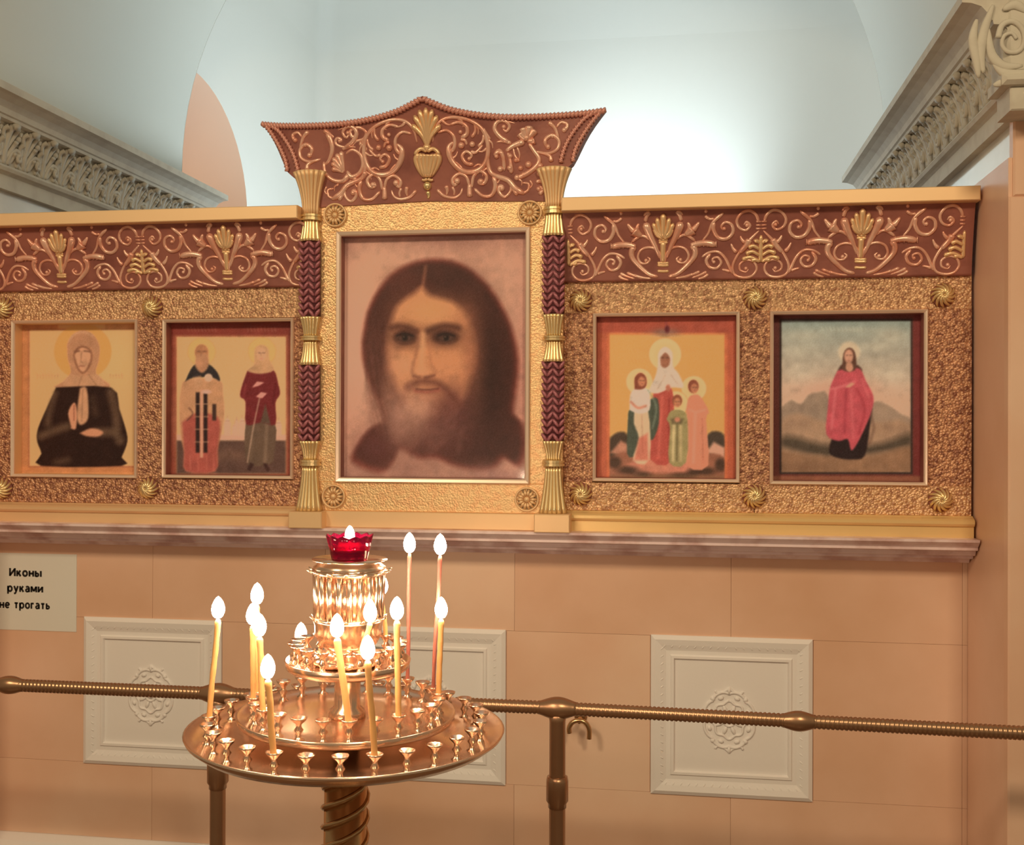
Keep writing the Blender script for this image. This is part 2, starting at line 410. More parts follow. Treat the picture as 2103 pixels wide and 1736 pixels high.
def cornice(side):
    xw = XR + 0.018 if side > 0 else XL - 0.018
    s = -side
    nm = 'carved_cornice'
    lab = ('old stucco cornice with carved leaves over the polished reveal, ending at the scrolled pier capital' if side > 0
           else 'old stucco cornice with carved leaves running toward the arched peach opening')
    t = thing(nm, lab, 'cornice', (xw, YPIER, ZE + 0.655))
    y0 = -0.09 if side > 0 else -0.012; y1 = 4.0 - YPIER
    p1 = [(0, 0), (.020, 0), (.020, .040), (.026, .044)]
    p2 = [(.026, .044), (.036, .047), (.041, .055), (.036, .063), (.028, .066)]
    p3 = [(.028, .066), (.030, .10), (.036, .14), (.050, .172)]
    p4 = [(.050, .172), (.072, .174), (.074, .182), (.080, .184), (.084, .198), (.096, .212), (.116, .220), (.134, .222), (.134, .242), (0, .242)]
    for name, pr in (('bottom_band', p1), ('bead_moulding', p2), ('carved_ground', p3), ('crown_moulding', p4)):
        poly = pr + [(0, pr[-1][1]), (0, pr[0][1])] if pr[-1][0] > 0 else pr + [(0, pr[0][1])]
        poly = [q for i, q in enumerate(poly) if i == 0 or q != poly[i - 1]]
        ex = 0.05 if name == 'crown_moulding' else 0
        b = MB(); b.rings([[(s * d, y, z) for d, z in poly] for y in (y0, y1 + ex)], True, True, True, False)
        b.build(name, STUCCO, t)
    nleaf = 17; first = None; firstc = None
    for k in range(nleaf):
        y = 0.04 + (y1 - 0.08) * k / (nleaf - 1)
        if first is None:
            first = AC.build('acanthus_leaf', STUCCO, t); o = first
        else: o = inst(first, (0, 0, 0), t)
        o.location = (s * 0.022, y, 0.066); o.rotation_euler = (0, 0, (-PI / 2 if side > 0 else PI / 2))
        if k < nleaf - 1:
            if firstc is None:
                firstc = CU.build('leaf_curl', STUCCO, t); o = firstc
            else: o = inst(firstc, (0, 0, 0), t)
            o.location = (s * 0.024, y + (y1 - 0.08) / (nleaf - 1) / 2, 0.068); o.rotation_euler = (0, 0, (-PI / 2 if side > 0 else PI / 2))
    return t
cornice(1); cornice(-1)
# scrolled capital on the corner of the right pier
cp = thing('pier_capital', 'stucco capital with a scroll eye at the pier corner above the beige facing', 'capital', (XR, YPIER, ZE + 0.655))
def cpP(px, py, Y):
    p = P(px, py, Y); return p - Vector((XR, YPIER, ZE + 0.655))
MB().cbox(-.023, .5, -.094, -.0005, -.006, .0435, .003).build('bottom_band', STUCCO, cp)
MB().cbox(-.042, .5, -.112, .0, .044, .066, .008).build('bead_moulding', STUCCO, cp)
MB().cbox(-.034, .5, -.094, .0, .066, .40, .012).build('capital_block', STUCCO, cp)
b = MB(); Yc = YPIER - 0.096
pts = [(2050, 78), (2058, 52), (2080, 44), (2100, 60), (2104, 85), (2092, 105), (2070, 106), (2058, 92), (2062, 74), (2078, 68), (2088, 80)]
sp = spline(pts, 4)
b.tube([cpP(p[0], p[1], Yc) for p in sp], [.0065 - .003 * i / len(sp) for i in range(len(sp))], 8, (0, -1, 0), .7)
b.build('scroll_eye', STUCCO, cp)
for i, pl_ in enumerate([[(2040, 130), (2062, 150), (2100, 152), (2125, 140)], [(2030, 60), (2036, 110), (2060, 135), (2100, 135)], [(2020, 150), (2014, 110), (2022, 60), (2040, 10)],
            [(2010, 160), (2005, 120), (1998, 80), (2006, 40)], [(2060, 20), (2085, 10), (2110, 25)], [(2040, 175), (2075, 168), (2120, 172)]]):
    sp = spline(pl_, 4); b = MB()
    b.tube([cpP(p[0], p[1], Yc + .002) for p in sp], [.003 + .0075 * math.sin(PI * j / (len(sp) - 1)) for j in range(len(sp))], 8, (0, -1, 0), .55)
    b.build('capital_leaf', STUCCO, cp)

# ------------------------------------------------------------------ carved relief panels in the parapet
def relief_mesh_parts():
    w = PW; h = pz1 - pz0; parts = {}
    f = MB(); y = 0.0
    f.rect_loft([(0, w, 0, h, .012), (0.002, w - .002, .002, h - .002, -.004), (.012, w - .012, .012, h - .012, -.010), (.026, w - .026, .026, h - .026, -.007),
                 (.040, w - .040, .040, h - .040, -.002), (.050, w - .050, .050, h - .050, -.002), (.053, w - .053, .053, h - .053, -.006), (.059, w - .059, .059, h - .059, -.006), (.062, w - .062, .062, h - .062, .001)])
    parts['panel_frame'] = f
    g = MB(); g.add([(.06, .001, .06), (w - .06, .001, .06), (w - .06, .001, h - .06), (.06, .001, h - .06)], [(0, 1, 2, 3)]); parts['panel_field'] = g
    # leaf enrichment
    l = MB(); n = 18
    for k in range(n):
        t = (k + .5) / n
        for e in range(4):
            if e < 2: c = (.028 + (w - .056) * t, .026 if e == 0 else h - .026)
            else: c = (.026 if e == 2 else w - .026, .028 + (h - .056) * t)
            a = 0.6 if k < n / 2 else -0.6
            if e >= 2: a += PI / 2
            R = Matrix.Rotation(a, 3, 'Y')
            l.ell((c[0], -.0045, c[1]), .0032, .003, .009, 6, 4, R)
    parts['leaf_border'] = l
    m_ = MB(); cx, cz = w * .49, h * .48
    def ringf(fr, r, rad, n=96):
        pts = []
        for i in range(n + 1):
            a = 2 * PI * i / n; q = fr(a) * r; pts.append((cx + q * math.sin(a), .000, cz + q * 1.12 * math.cos(a)))
        m_.tube(pts, rad, 6, (0, -1, 0))
    ringf(lambda a: 1 + .10 * abs(math.sin(4 * a)) ** .7, .058, .0038)
    ringf(lambda a: 1 + .07 * math.cos(8 * a), .040, .0032)
    ringf(lambda a: 1, .014, .003, 24)
    for k in range(8):
        a = 2 * PI * k / 8 + PI / 8; R = Matrix.Rotation(a, 3, 'Y')
        c = Vector((cx + .026 * math.sin(a), .000, cz + .028 * math.cos(a))); m_.ell(c, .0055, .004, .011, 6, 4, R)
        c = Vector((cx + .052 * math.sin(a), .000, cz + .058 * math.cos(a))); m_.ell(c, .008, .0045, .005, 6, 4, R)
    for s in (-1, 1):
        m_.ell((cx, -.001, cz + s * .074), .0045, .005, .009)
        for q in (-1, 1):
            sp = spline([(cx, .000, cz + s * .080), (cx + q * .012, .000, cz + s * .070), (cx + q * .028, .000, cz + s * .066), (cx + q * .034, .000, cz + s * .072)], 4)
            m_.tube(sp, .0032, 6, (0, -1, 0))
            m_.ell((cx + q * .040, .000, cz + s * .052), .006, .005, .006)
    m_.ell((cx, -.001, cz), .009, .006, .009)
    parts['medallion'] = m_
    return parts
rp = relief_mesh_parts(); built = {}
labs = ['cream relief panel with a rosette set in the wall beside the paper notice',
        'cream relief panel with a rosette set in the wall behind the candle stand',
        'cream relief panel with a rosette, fully visible beyond the brass wall hook']
for k, x in enumerate(panel_x):
    t = thing('relief_panel', labs[k], 'relief', (x, YW, pz0), 'cream relief panels in the parapet wall')
    for nm, mb in rp.items():
        if k == 0: built[nm] = mb.build(nm, PLASTER, t)
        else: inst(built[nm], (0, 0, 0), t)

# ------------------------------------------------------------------ paper notice
s1 = P(158, 1139, YW); s0 = P(155, 1298, YW); cxs = XZ(52, 1210, YW)[0]
sw = (s1.x - cxs) * 2
sg = thing('paper_notice', 'white paper notice with bold Russian text taped to the beige wall', 'notice', (cxs, YW, s0.z))
MB().box(-sw / 2, sw / 2, -.0016, -.0002, 0, s1.z - s0.z).build('sheet', PAPER, sg)
def _oval(cx_, cy_, rx, ry, a0=0, a1=360): return [(cx_ + rx * math.cos(math.radians(a0 + (a1 - a0) * k / 20)), cy_ + ry * math.sin(math.radians(a0 + (a1 - a0) * k / 20))) for k in range(21)]
BOWL = [(0, .56), (.30, .56), (.46, .47), (.50, .32), (.46, .18), (.30, .09), (0, .09)]
GLYPH = {'И': (.85, [[(0, 0), (0, 1.38)], [(.02, .16), (.83, 1.22)], [(.85, 0), (.85, 1.38)]]), 'и': (.70, [[(0, 0), (0, 1)], [(.02, .14), (.68, .86)], [(.70, 0), (.70, 1)]]),
 'к': (.62, [[(0, 0), (0, 1)], [(.02, .50), (.22, .52), (.56, 1)], [(.24, .56), (.62, 0)]]), 'о': (.72, [_oval(.36, .5, .36, .42)]), 'н': (.66, [[(0, 0), (0, 1)], [(.66, 0), (.66, 1)], [(0, .52), (.66, .52)]]),
 'ы': (.92, [[(0, 0), (0, 1)], BOWL, [(.92, 0), (.92, 1)]]), 'ь': (.52, [[(0, 0), (0, 1)], BOWL]), 'р': (.72, [[(0, -.38), (0, 1)], _oval(.37, .5, .35, .42)]),
 'у': (.70, [[(0, 1), (.36, .12)], [(.70, 1), (.36, .05), (.22, -.26), (-.02, -.30)]]), 'а': (.64, [[(.04, .84), (.30, .93), (.54, .86), (.63, .66), (.63, 0)], [(.63, .54), (.26, .52), (.05, .40), (.04, .20), (.20, .07), (.42, .10), (.63, .26)]]),
 'м': (.90, [[(0, 0), (0, 1)], [(.02, .96), (.45, .16)], [(.45, .16), (.88, .96)], [(.90, 0), (.90, 1)]]), 'е': (.72, [[(.04, .5), (.70, .5)], _oval(.36, .5, .35, .42, 0, 318)]),
 'т': (.66, [[(0, .90), (.66, .90)], [(.33, 0), (.33, .90)]]), 'г': (.46, [[(0, 0), (0, 1)], [(0, .90), (.48, .90)]]), ' ': (.25, [])}
def text(body, x0, x1, zb, xh, y, parent, name, material):
    """bold lettering laid out from strokes between x0 and x1, baseline zb, x-height xh"""
    tot = sum(GLYPH[ch][0] for ch in body) + .42 * (len(body) - 1); kx = (x1 - x0) / (tot + .24); b = MB(); cur = .12; hw = .165
    for ch in body:
        adv, sts = GLYPH[ch]
        for st_ in sts:
            q = [Vector((x0 + (cur + p_[0]) * kx, 0, zb + p_[1] * xh)) for p_ in st_]
            L_, R_ = [], []
            for k in range(len(q)):
                t_ = (q[min(k + 1, len(q) - 1)] - q[max(k - 1, 0)]).normalized(); nrm = Vector((-t_.z, 0, t_.x)) * hw * kx
                L_.append(q[k] + nrm); R_.append(q[k] - nrm)
            n_ = len(q); b.add([(v.x, y, v.z) for v in L_] + [(v.x, y, v.z) for v in R_] + [(v.x, y + .0004, v.z) for v in L_] + [(v.x, y + .0004, v.z) for v in R_],
                               [(k, k + 1, n_ + k + 1, n_ + k) for k in range(n_ - 1)] + [(2 * n_ + k, 2 * n_ + k + 1, k + 1, k) for k in range(n_ - 1)] + [(n_ + k, n_ + k + 1, 3 * n_ + k + 1, 3 * n_ + k) for k in range(n_ - 1)])
        cur += adv + .42
    return b.build(name, material, parent)
for body, a_, c_, py in (('Иконы', 20, 86, 1184), ('руками', 16, 89, 1216), ('не трогать', 0, 103, 1250)):
    text(body, XZ(a_, py, YW)[0] - cxs, XZ(c_, py, YW)[0] - cxs, P(53, py, YW).z - s0.z, .0160, -.0021, sg, 'lettering', INK)

# ------------------------------------------------------------------ icon screen wings
Z_BT, Z_BB = P(1998, 381, 2.645).z, P(1998, 411, 2.645).z
Z_FB = P(1500, 571, YS - .01).z       # bottom of frieze
Z_PB = P(1500, 1053, YS).z            # bottom of pebbled zone
Z_BASE = ZLEDGE
XCl, XCr = P(640, 700, YC).x, P(1138, 700, YC).x     # column axes
CX = (XCl + XCr) / 2
def icon_rect(l, r, t, b, Y=YS):
    x0 = (P(l[0], (t[0] + b[0]) / 2, Y).x); x1 = P(r[0], (t[0] + b[0]) / 2, Y).x
    return x0, x1, P((l[0] + r[0]) / 2, b[0], Y).z, P((l[0] + r[0]) / 2, t[0], Y).z
ICONS = {1: icon_rect([25], [283], [657.5], [981]), 2: icon_rect([335], [603.5], [655], [983]),
         3: icon_rect([1217.5], [1519], [642], [990]), 4: icon_rect([1581], [1904.5], [637.5], [996.5])}

# frieze mapping: local (u along, v up) -> local position on the coved frieze
FH = Z_BB - Z_FB
def fry(v): return -(0.012 + 0.034 * max(0, min(1, v)) ** 1.4)
HM = (XZ(1563, 500, 2.69)[0] - XZ(1362, 500, 2.69)[0])
def zm(x, y):
    """zoom-trace coordinates of the right-hand frieze -> (x metres from palmette centre, v)"""
    yy = y + (x - 990) * 0.032
    return (x - 990) / 940 * HM, (960 - yy) / 665
SCW = HM / 940
FW = 1.5
def fstroke(b, pts, w0, w1=None, k=4, mir=1, off=0.0, flat=.8, lift=0.0):
    w1 = w0 if w1 is None else w1
    sp = spline(pts, k); n = len(sp); out = []; rad = []
    for i, p in enumerate(sp):
        x, v = zm(p[0], p[1]); out.append(Vector(((x - off) * mir, fry(v) - lift, v * FH))); rad.append(max(.0014, (w0 + (w1 - w0) * i / max(1, n - 1)) * SCW / 2 * FW * min(1, .45 + i / max(1, n - 1) * 9, .35 + (1 - i / max(1, n - 1)) * 6)))
    b.tube(out, rad, 6, (0, -1, 0), flat)
def fball(b, x, y, r, mir=1, off=0.0):
    xx, v = zm(x, y); r = r * SCW
    b.ell(((xx - off) * mir, fry(v), v * FH), r, r * .9, r)
def palmette():
    b = MB()
    for s in (1, -1):
        fstroke(b, [(1020, 760), (1065, 640), (1120, 520), (1165, 400)], 16, 70, mir=s)
        fstroke(b, [(1165, 390), (1150, 340), (1125, 312), (1150, 308), (1180, 335)], 30, 20, mir=s)
        fstroke(b, [(1080, 610), (1140, 550), (1210, 525), (1300, 580)], 18, 26, mir=s)
        fstroke(b, [(1200, 530), (1240, 500), (1275, 470)], 30, 90, mir=s)
        fstroke(b, [(1275, 480), (1310, 440), (1338, 400)], 50, 16, mir=s)
        fstroke(b, [(1250, 480), (1240, 430), (1225, 405)], 40, 14, mir=s)
    return b
def plume():
    b = MB()
    fstroke(b, [(988, 800), (988, 690), (990, 590)], 34, 44)
    fstroke(b, [(990, 570), (990, 520), (990, 450), (990, 385)], 50, 60, flat=.35)
    fstroke(b, [(990, 520), (950, 470), (940, 420)], 40, 34, flat=.4); fstroke(b, [(990, 520), (1030, 470), (1040, 420)], 40, 34, flat=.4)
    for y in (575, 600): fstroke(b, [(945, y), (990, y), (1036, y)], 22)
    for ex, ey, w in ((900, 470, 26), (892, 415, 30), (930, 365, 34), (990, 325, 44), (1050, 365, 34), (1088, 415, 30), (1080, 470, 26)):
        fstroke(b, [(990, 560), ((990 + ex) / 2 + (ex - 990) * .12, (560 + ey) / 2 + 20), (ex, ey)], 30, w, lift=.003)
    for y in (800, 822, 880): fstroke(b, [(932, y), (990, y + 4), (1046, y)], 22)
    return b
def side_volute(s):
    b = MB(); fstroke(b, [(1005, 800), (1020, 720), (1065, 660), (1140, 640), (1210, 665), (1238, 730), (1205, 790), (1150, 795), (1120, 760), (1145, 735)], 22, 16, mir=s); fball(b, 1158, 768, 20, s); return b
def bracket(s):
    b = MB(); fstroke(b, [(1040, 935), (1130, 905), (1230, 815), (1295, 730), (1296, 660), (1258, 628)], 26, 48, mir=s)
    fstroke(b, [(1258, 632), (1310, 612), (1400, 600), (1505, 618)], 40, 48, mir=s)
    for x in (1300, 1340, 1380, 1420, 1460, 1500): fstroke(b, [(x, 585), (x + 2, 640)], 9, mir=s, lift=.004)
    return b
def spray(s):
    b = MB()
    for a in ([(1110, 950), (1200, 935), (1290, 905)], [(1190, 945), (1270, 915), (1350, 878)], [(1270, 945), (1350, 915), (1415, 880)], [(1330, 955), (1390, 935), (1430, 905)]):
        fstroke(b, a, 12, 26, mir=s)
    return b
def upper_scroll(s):
    b = MB(); fstroke(b, [(1370, 580), (1425, 510), (1455, 430), (1490, 380), (1570, 312)], 14, 30, mir=s)
    fstroke(b, [(1480, 395), (1475, 470), (1520, 545), (1600, 558), (1660, 500), (1650, 425), (1590, 400), (1550, 440), (1570, 480)], 34, 18, mir=s); fball(b, 1578, 462, 20, s)
    fstroke(b, [(1400, 350), (1440, 372), (1480, 365)], 26, 16, mir=s); fball(b, 1400, 298, 18, s); fball(b, 1404, 352, 17, s); return b
def lower_scroll(s):
    b = MB(); fstroke(b, [(1365, 740), (1430, 695), (1520, 685), (1590, 745), (1640, 850), (1665, 900)], 18, 26, mir=s)
    fstroke(b, [(1450, 705), (1408, 770), (1440, 835), (1510, 845), (1552, 790), (1520, 740), (1470, 755), (1475, 800)], 28, 16, mir=s); fball(b, 1482, 785, 18, s)
    fstroke(b, [(1560, 858), (1600, 865), (1640, 880)], 14, 26, mir=s); return b
HOFF = HM
def heart_half(s):
    b = MB()
    fstroke(b, [(1910, 478), (1830, 560), (1745, 660), (1680, 770), (1662, 850), (1690, 912), (1770, 935), (1850, 915), (1893, 850), (1870, 785), (1800, 762), (1735, 800), (1735, 860), (1790, 880), (1815, 850)], 22, 16, mir=s, off=HOFF)
    fball(b, 1790, 845, 20, s, HOFF)
    fstroke(b, [(1820, 560), (1790, 620), (1720, 700)], 50, 30, mir=s, off=HOFF)
    fstroke(b, [(1780, 600), (1745, 560), (1735, 530)], 34, 10, mir=s, off=HOFF)
    fstroke(b, [(1700, 690), (1665, 650), (1645, 605)], 36, 10, mir=s, off=HOFF)
    return b
def heart_scroll(s):
    b = MB(); fstroke(b, [(1905, 400), (1880, 330), (1820, 290), (1745, 310), (1698, 380), (1720, 450), (1785, 475), (1825, 430), (1790, 395), (1765, 425)], 24, 18, mir=s, off=HOFF); fball(b, 1795, 428, 20, s, HOFF)
    for y in (392, 425, 458): fstroke(b, [(1880, y), (1929, y)], 32, mir=s, off=HOFF)
    return b
def heart_leaf(s):
    b = MB(); fstroke(b, [(1926, 780), (1926, 650), (1928, 520)], 30, 22, mir=s, off=HOFF)
    for a in ([(1920, 600), (1890, 575), (1870, 590)], [(1920, 660), (1860, 625), (1810, 645)], [(1920, 720), (1850, 680), (1785, 705)], [(1920, 775), (1830, 735), (1750, 760)], [(1920, 780), (1880, 760), (1840, 770)]):
        fstroke(b, a, 20, 34, mir=s, off=HOFF, lift=.002)
    return b
FR_PARTS = {}
def fpart(name, s, fn, m):
    k = (name, s)
    if k not in FR_PARTS:
        o = fn(s).build(name, m) if fn.__code__.co_argcount else fn().build(name, m)
        me = o.data; bpy.data.objects.remove(o); FR_PARTS[k] = me
    return FR_PARTS[k]
def put(name, s, fn, m, parent, x):
    return link(name, fpart(name, s, fn, m), parent, (x, YS, Z_FB))

def rosette_mesh():
    R = .0285; g = MB()
    g.lathe([(0.0001, -.014), (R * .35, -.013), (R * .7, -.009), (R * .92, -.003), (R, .0)], 24)
    g.v = [(x, z, y) for x, y, z in g.v]
    b = MB(); b.lathe([(.0001, -.0235), (R * .10, -.022), (R * .16, -.016)], 10)
    for k in range(12):
        a0 = 2 * PI * k / 12; pts = []; rad = []
        for j in range(7):
            t = j / 6; a = a0 + t * 1.1; r = R * (.08 + .9 * t)
            pts.append((r * math.cos(a), r * math.sin(a), -.0215 * (1 - t * t * .95) - .001)); rad.append(.0010 + .0030 * math.sin(PI * min(1, t * .75 + .1)))
        b.tube(pts, rad, 6, (0, 0, -1), 1.3)
    b.v = [(x, z, y) for x, y, z in b.v]
    return g, b
def roundel_mesh():
    b = MB(); R = .031
    b.lathe([(R, .004), (R, -.006), (R * .93, -.010), (R * .84, -.006), (R * .82, -.003)], 32)
    b.lathe([(.0001, -.003), (R * .82, -.003)], 32)
    for k in range(14):
        a = 2 * PI * k / 14
        b.tube([(R * .22 * math.cos(a), R * .22 * math.sin(a), -.005), (R * .5 * math.cos(a), R * .5 * math.sin(a), -.010), (R * .76 * math.cos(a), R * .76 * math.sin(a), -.004)], [.0015, .0042, .003], 5, (0, 0, -1), .9)
    b.lathe([(.0001, -.012), (R * .2, -.010), (R * .28, -.003)], 12)
    b.v = [(x, z, y) for x, y, z in b.v]
    return b
ROS = None; RND = None
def rosette(parent, px, py, Y=YS):
    global ROS
    p = P(px, py, Y - .01); p.y = Y
    if ROS is None:
        g, q = rosette_mesh(); o = g.build('rosette', REDWOOD, parent, p); ROS = (o, q.build('petals', GOLDB, o)); return
    o = inst(ROS[0], p, parent); c = inst(ROS[1], (0, 0, 0), o)

def wing(name, label, x0, x1, icons, hearts, palms, ros):
    t = thing(name, label, 'icon screen')
    # carcass behind, cornice beam, frieze ground
    MB().box(x0, x1, YS + .062, YS + .075, Z_BASE, Z_BB).build('back_board', JOINT, t)
    MB().cbox(x0 - (.0 if x0 > XMID else 0), x1, 2.645, YS + .06, Z_BB, Z_BT, .002).build('cornice_beam', GOLD, t)
    prof = [(YS + fry(v), Z_FB + v * FH) for v in np.linspace(0, 1, 10)]
    prof = [(YS - .002, Z_FB - .004), (YS - .010, Z_FB - .003)] + prof + [(YS + .06, Z_BB), (YS + .06, Z_FB - .004)]
    b = extrude_x(prof, x0, x1 - (.004 if x1 > 0 else 0)); b.build('frieze_ground', REDWOOD, t)
    # pebbled rails and stiles round the icons
    ir = [ICONS[i] for i in icons]
    ztop = max(r[3] for r in ir); zbot = min(r[2] for r in ir)
    yb = YS + .06
    edges = [x0] + [e for r in ir for e in (r[0], r[1])] + [x1]
    for r in ir:
        pass
    for i in range(0, len(edges), 2):
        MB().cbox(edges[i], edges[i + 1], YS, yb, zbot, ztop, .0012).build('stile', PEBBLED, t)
    mid = [(edges[2 * k + 1] + edges[2 * k + 2]) / 2 for k in range(len(ir))]
    cuts = [x0] + [(edges[2 * k] + edges[2 * k + 1]) / 2 for k in range(1, len(ir))] + [x1]
    for k in range(len(ir)):
        MB().cbox(cuts[k] + .0006, cuts[k + 1] - .0006, YS, yb, ztop, Z_FB, .0012).build('top_rail', PEBBLE, t)
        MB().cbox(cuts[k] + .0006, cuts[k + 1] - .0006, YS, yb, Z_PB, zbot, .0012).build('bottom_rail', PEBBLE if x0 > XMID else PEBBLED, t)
    # base moulding
    zb = Z_BASE; h = Z_PB - zb
    pr = [(YS - .020, zb), (YS - .020, zb + h * .52), (YS - .026, zb + h * .56), (YS - .030, zb + h * .66), (YS - .030, zb + h * .80), (YS - .024, zb + h * .88), (YS - .012, zb + h * .95), (YS - .008, zb + h), (yb, zb + h), (yb, zb)]
    extrude_x(pr, x0, x1).build('base_moulding', GOLDM if x0 > XMID else GOLD, t)
    for x in hearts:
        for s in (1, -1):     # s=1 draws the half to the left of the heart's axis
            if s == 1 and x - .03 < x0: continue
            if s == -1 and x + .03 > x1: continue
            put('heart_scroll', s, heart_half, CARVE, t, x); put('heart_volute', s, heart_scroll, CARVE, t, x); put('heart_leaf', s, heart_leaf, CARVEG, t, x)
    for x in palms:
        put('trumpet_leaf', 1, palmette, CARVE, t, x); put('palmette', 1, plume, CARVEG, t, x)
        for s in (1, -1):
            put('volute', s, side_volute, CARVE, t, x); put('bracket', s, bracket, CARVE, t, x); put('leaf_spray', s, spray, CARVE, t, x)
            put('upper_scroll', s, upper_scroll, CARVE, t, x); put('lower_scroll', s, lower_scroll, CARVE, t, x)
    for px_, py_ in ros: rosette(t, px_, py_)
    return t
def fx(px_): return P(px_, 500, 2.69).x
wing('icon_screen_wing', 'gilded screen wing holding the icons of the headscarfed woman and of two standing figures', XL + .002, XCl - .022, (1, 2), [fx(290) - 2 * HM, fx(290), fx(290) + 2 * HM], [fx(290) - HM, fx(290) + HM],
     [(5, 632), (310, 630), (2, 1003), (302, 1003)])
wing('icon_screen_wing', 'gilded screen wing holding the icons of four haloed figures and of the red cloak', XCr + .022, XR - .006, (3, 4), [fx(1563) - 2 * HM, fx(1563), fx(1563) + 2 * HM], [fx(1362), fx(1563) + HM],
     [(1192, 617), (1551, 612), (1938, 606), (1192, 1015), (1549, 1020), (1933, 1028)])

# ------------------------------------------------------------------ central case
cc = thing('icon_case', 'tall gilded icon case with braided columns and a pointed carved pediment', 'icon case')
c_l, c_r, c_t, c_b = P(691, 730, YC).x, P(1088.5, 730, YC).x, P(880, 472, YC).z, P(880, 992, YC).z
ICONS[0] = (c_l, c_r, c_b, c_t)
xf0, xf1 = XCl + .0, XCr - .0
zf_t = P(880, 413, YC).z; zf_b = P(880, 1052, YC).z; ybk = YS + .06
MB().box(xf0 - .02, xf1 + .02, ybk, ybk + .015, Z_BASE, zf_t).build('back_board', JOINT, cc)
for a_, c_ in ((xf0 - .0215, xf0), (xf1, xf1 + .0215)): MB().box(a_, c_, YC, ybk, Z_BASE, zf_t).build('side_panel', PEBBLEF, cc)
MB().cbox(xf0, xf1, YC, ybk, c_t, zf_t, .0012).build('top_rail', PEBBLEF, cc)
MB().cbox(xf0, xf1, YC, ybk, zf_b, c_b, .0012).build('bottom_rail', PEBBLEF, cc)
MB().cbox(xf0, c_l, YC, ybk, c_b, c_t, .0012).build('stile', PEBBLEF, cc)
MB().cbox(c_r, xf1, YC, ybk, c_b, c_t, .0012).build('stile', PEBBLEF, cc)
MB().cbox(xf0, xf1, YC - .012, ybk, Z_BASE, zf_b, .002).build('base_board', GOLD, cc)
for px_, py_ in ((688, 442), (1088, 437), (685, 1020), (1082, 1026)):
    p = P(px_, py_, YC - .005); p.y = YC
    if RND is None: RND = roundel_mesh().build('roundel', GOLD, cc, p)
    else: inst(RND, p, cc)

# columns
def sheaf(parent, X, z0, z1, w0, w1, m, nrib=6, Y=None, name='sheaf', curve=1.6):
    """fluted flare; w0 width at z0, w1 width at z1 (half-round fan of ribs)"""
    Y = YC - .004 if Y is None else Y
    b = MB(); n = 8
    for k in range(nrib):
        q = (k + .5) / nrib * 2 - 1; pts = []; rad = []
        for j in range(n + 1):
            t = j / n
            w = w0 + (w1 - w0) * (t ** curve if w1 > w0 else 1 - (1 - t) ** curve)
            pts.append((X + q * w / 2 * .92, Y - math.sqrt(max(0, 1 - q * q)) * w * .42, z0 + (z1 - z0) * t)); rad.append(w / nrib * .56)
        b.tube(pts, rad, 6, (0, -1, 0), .8)
    core = []
    for j in range(n + 1):
        t = j / n; w = w0 + (w1 - w0) * (t ** curve if w1 > w0 else 1 - (1 - t) ** curve)
        core.append([(X + math.cos(a) * w / 2 * .95, Y - math.sin(a) * w * .40, z0 + (z1 - z0) * t) for a in [PI * i / 8 for i in range(9)]])
    b.rings(core, True, True, True, True)
    return b.build(name, m, parent)
def collar(parent, X, z0, z1, w):
    b = MB()
    for f0, f1, ww in ((0, .42, w), (.42, .62, w * .9), (.62, 1, w)):
        za, zb = z0 + (z1 - z0) * f0, z0 + (z1 - z0) * f1
        b.rings([[(X + math.cos(a) * ww / 2, YC - .004 - math.sin(a) * ww * .50, z) for a in [PI * i / 10 for i in range(11)]] for z in (za, zb)], True, True, True, False)
    return b.build('collar', GOLDB, parent)
def braid(parent, X, z0, z1, w):
    br = MB().rings([[(X + math.cos(a) * w * .46, YC - .004 - math.sin(a) * w * .36, z) for a in [PI * i / 10 for i in range(11)]] for z in (z0, z1)]).build('braid', BRAIDD, parent)
    rows = 11; dz = (z1 - z0) / rows
    for c in range(4):
        b = MB(); q = (c - 1.5) / 2; sl = 1 if c % 2 == 0 else -1
        for r in range(rows + 1):
            z = z0 + dz * r + (0 if True else 0)
            if z > z1 - dz * .1: continue
            Rm = Matrix.Rotation(sl * math.radians(-36), 3, 'Y')
            b.ell((X + q * w * .50, YC - .004 - math.sqrt(1 - q * q * .8) * w * .37, z + dz * .5), dz * .30, .0055, dz * .72, 6, 4, Rm)
        b.build('braid_strand', BRAID, br)
def column(X, pys, name):
    """pys: pixel rows at this column: cap top, cap bottom, collar bottom, ..."""
    col = bpy.data.objects.new(name, None); COL.objects.link(col); col.parent = cc
    pxx = proj(X, YC, 1.5)[0]
    z = [P(pxx, y, YC - .02).z for y in pys]
    w = .056
    sheaf(col, X, z[1], z[0], w * .80, w * 1.66, GOLD, 7, name='capital', curve=2.0)
    collar(col, X, z[2], z[1], w * .98)
    sheaf(col, X, z[3], z[2], w * 1.04, w * .78, GOLDB, 6, curve=1.6)
    braid(col, X, z[4], z[3], w)
    sheaf(col, X, z[5], z[4], w * .66, w * 1.0, GOLDB)
    collar(col, X, z[6], z[5], w * .98)
    sheaf(col, X, z[7], z[6], w * 1.0, w * .66, GOLDB)
    braid(col, X, z[8], z[7], w)
    sheaf(col, X, z[9], z[8], w * .62, w * 1.0, GOLDB)
    collar(col, X, z[10], z[9], w * .98)
    sheaf(col, X, z[11], z[10], w * 1.30, w * .74, GOLDB, 6)
    MB().cbox(X - w * .76, X + w * .80, YC - .05, YS + .05, Z_BASE, z[11], .002).build('plinth_block', GOLD, col)
column(XCl, [352, 440, 452, 495, 650, 690, 699, 750, 906, 945, 957, 1050], 'braided_column')
column(XCr, [345, 425, 438, 484, 645, 690, 699, 743, 906, 946, 958, 1055], 'braided_column')

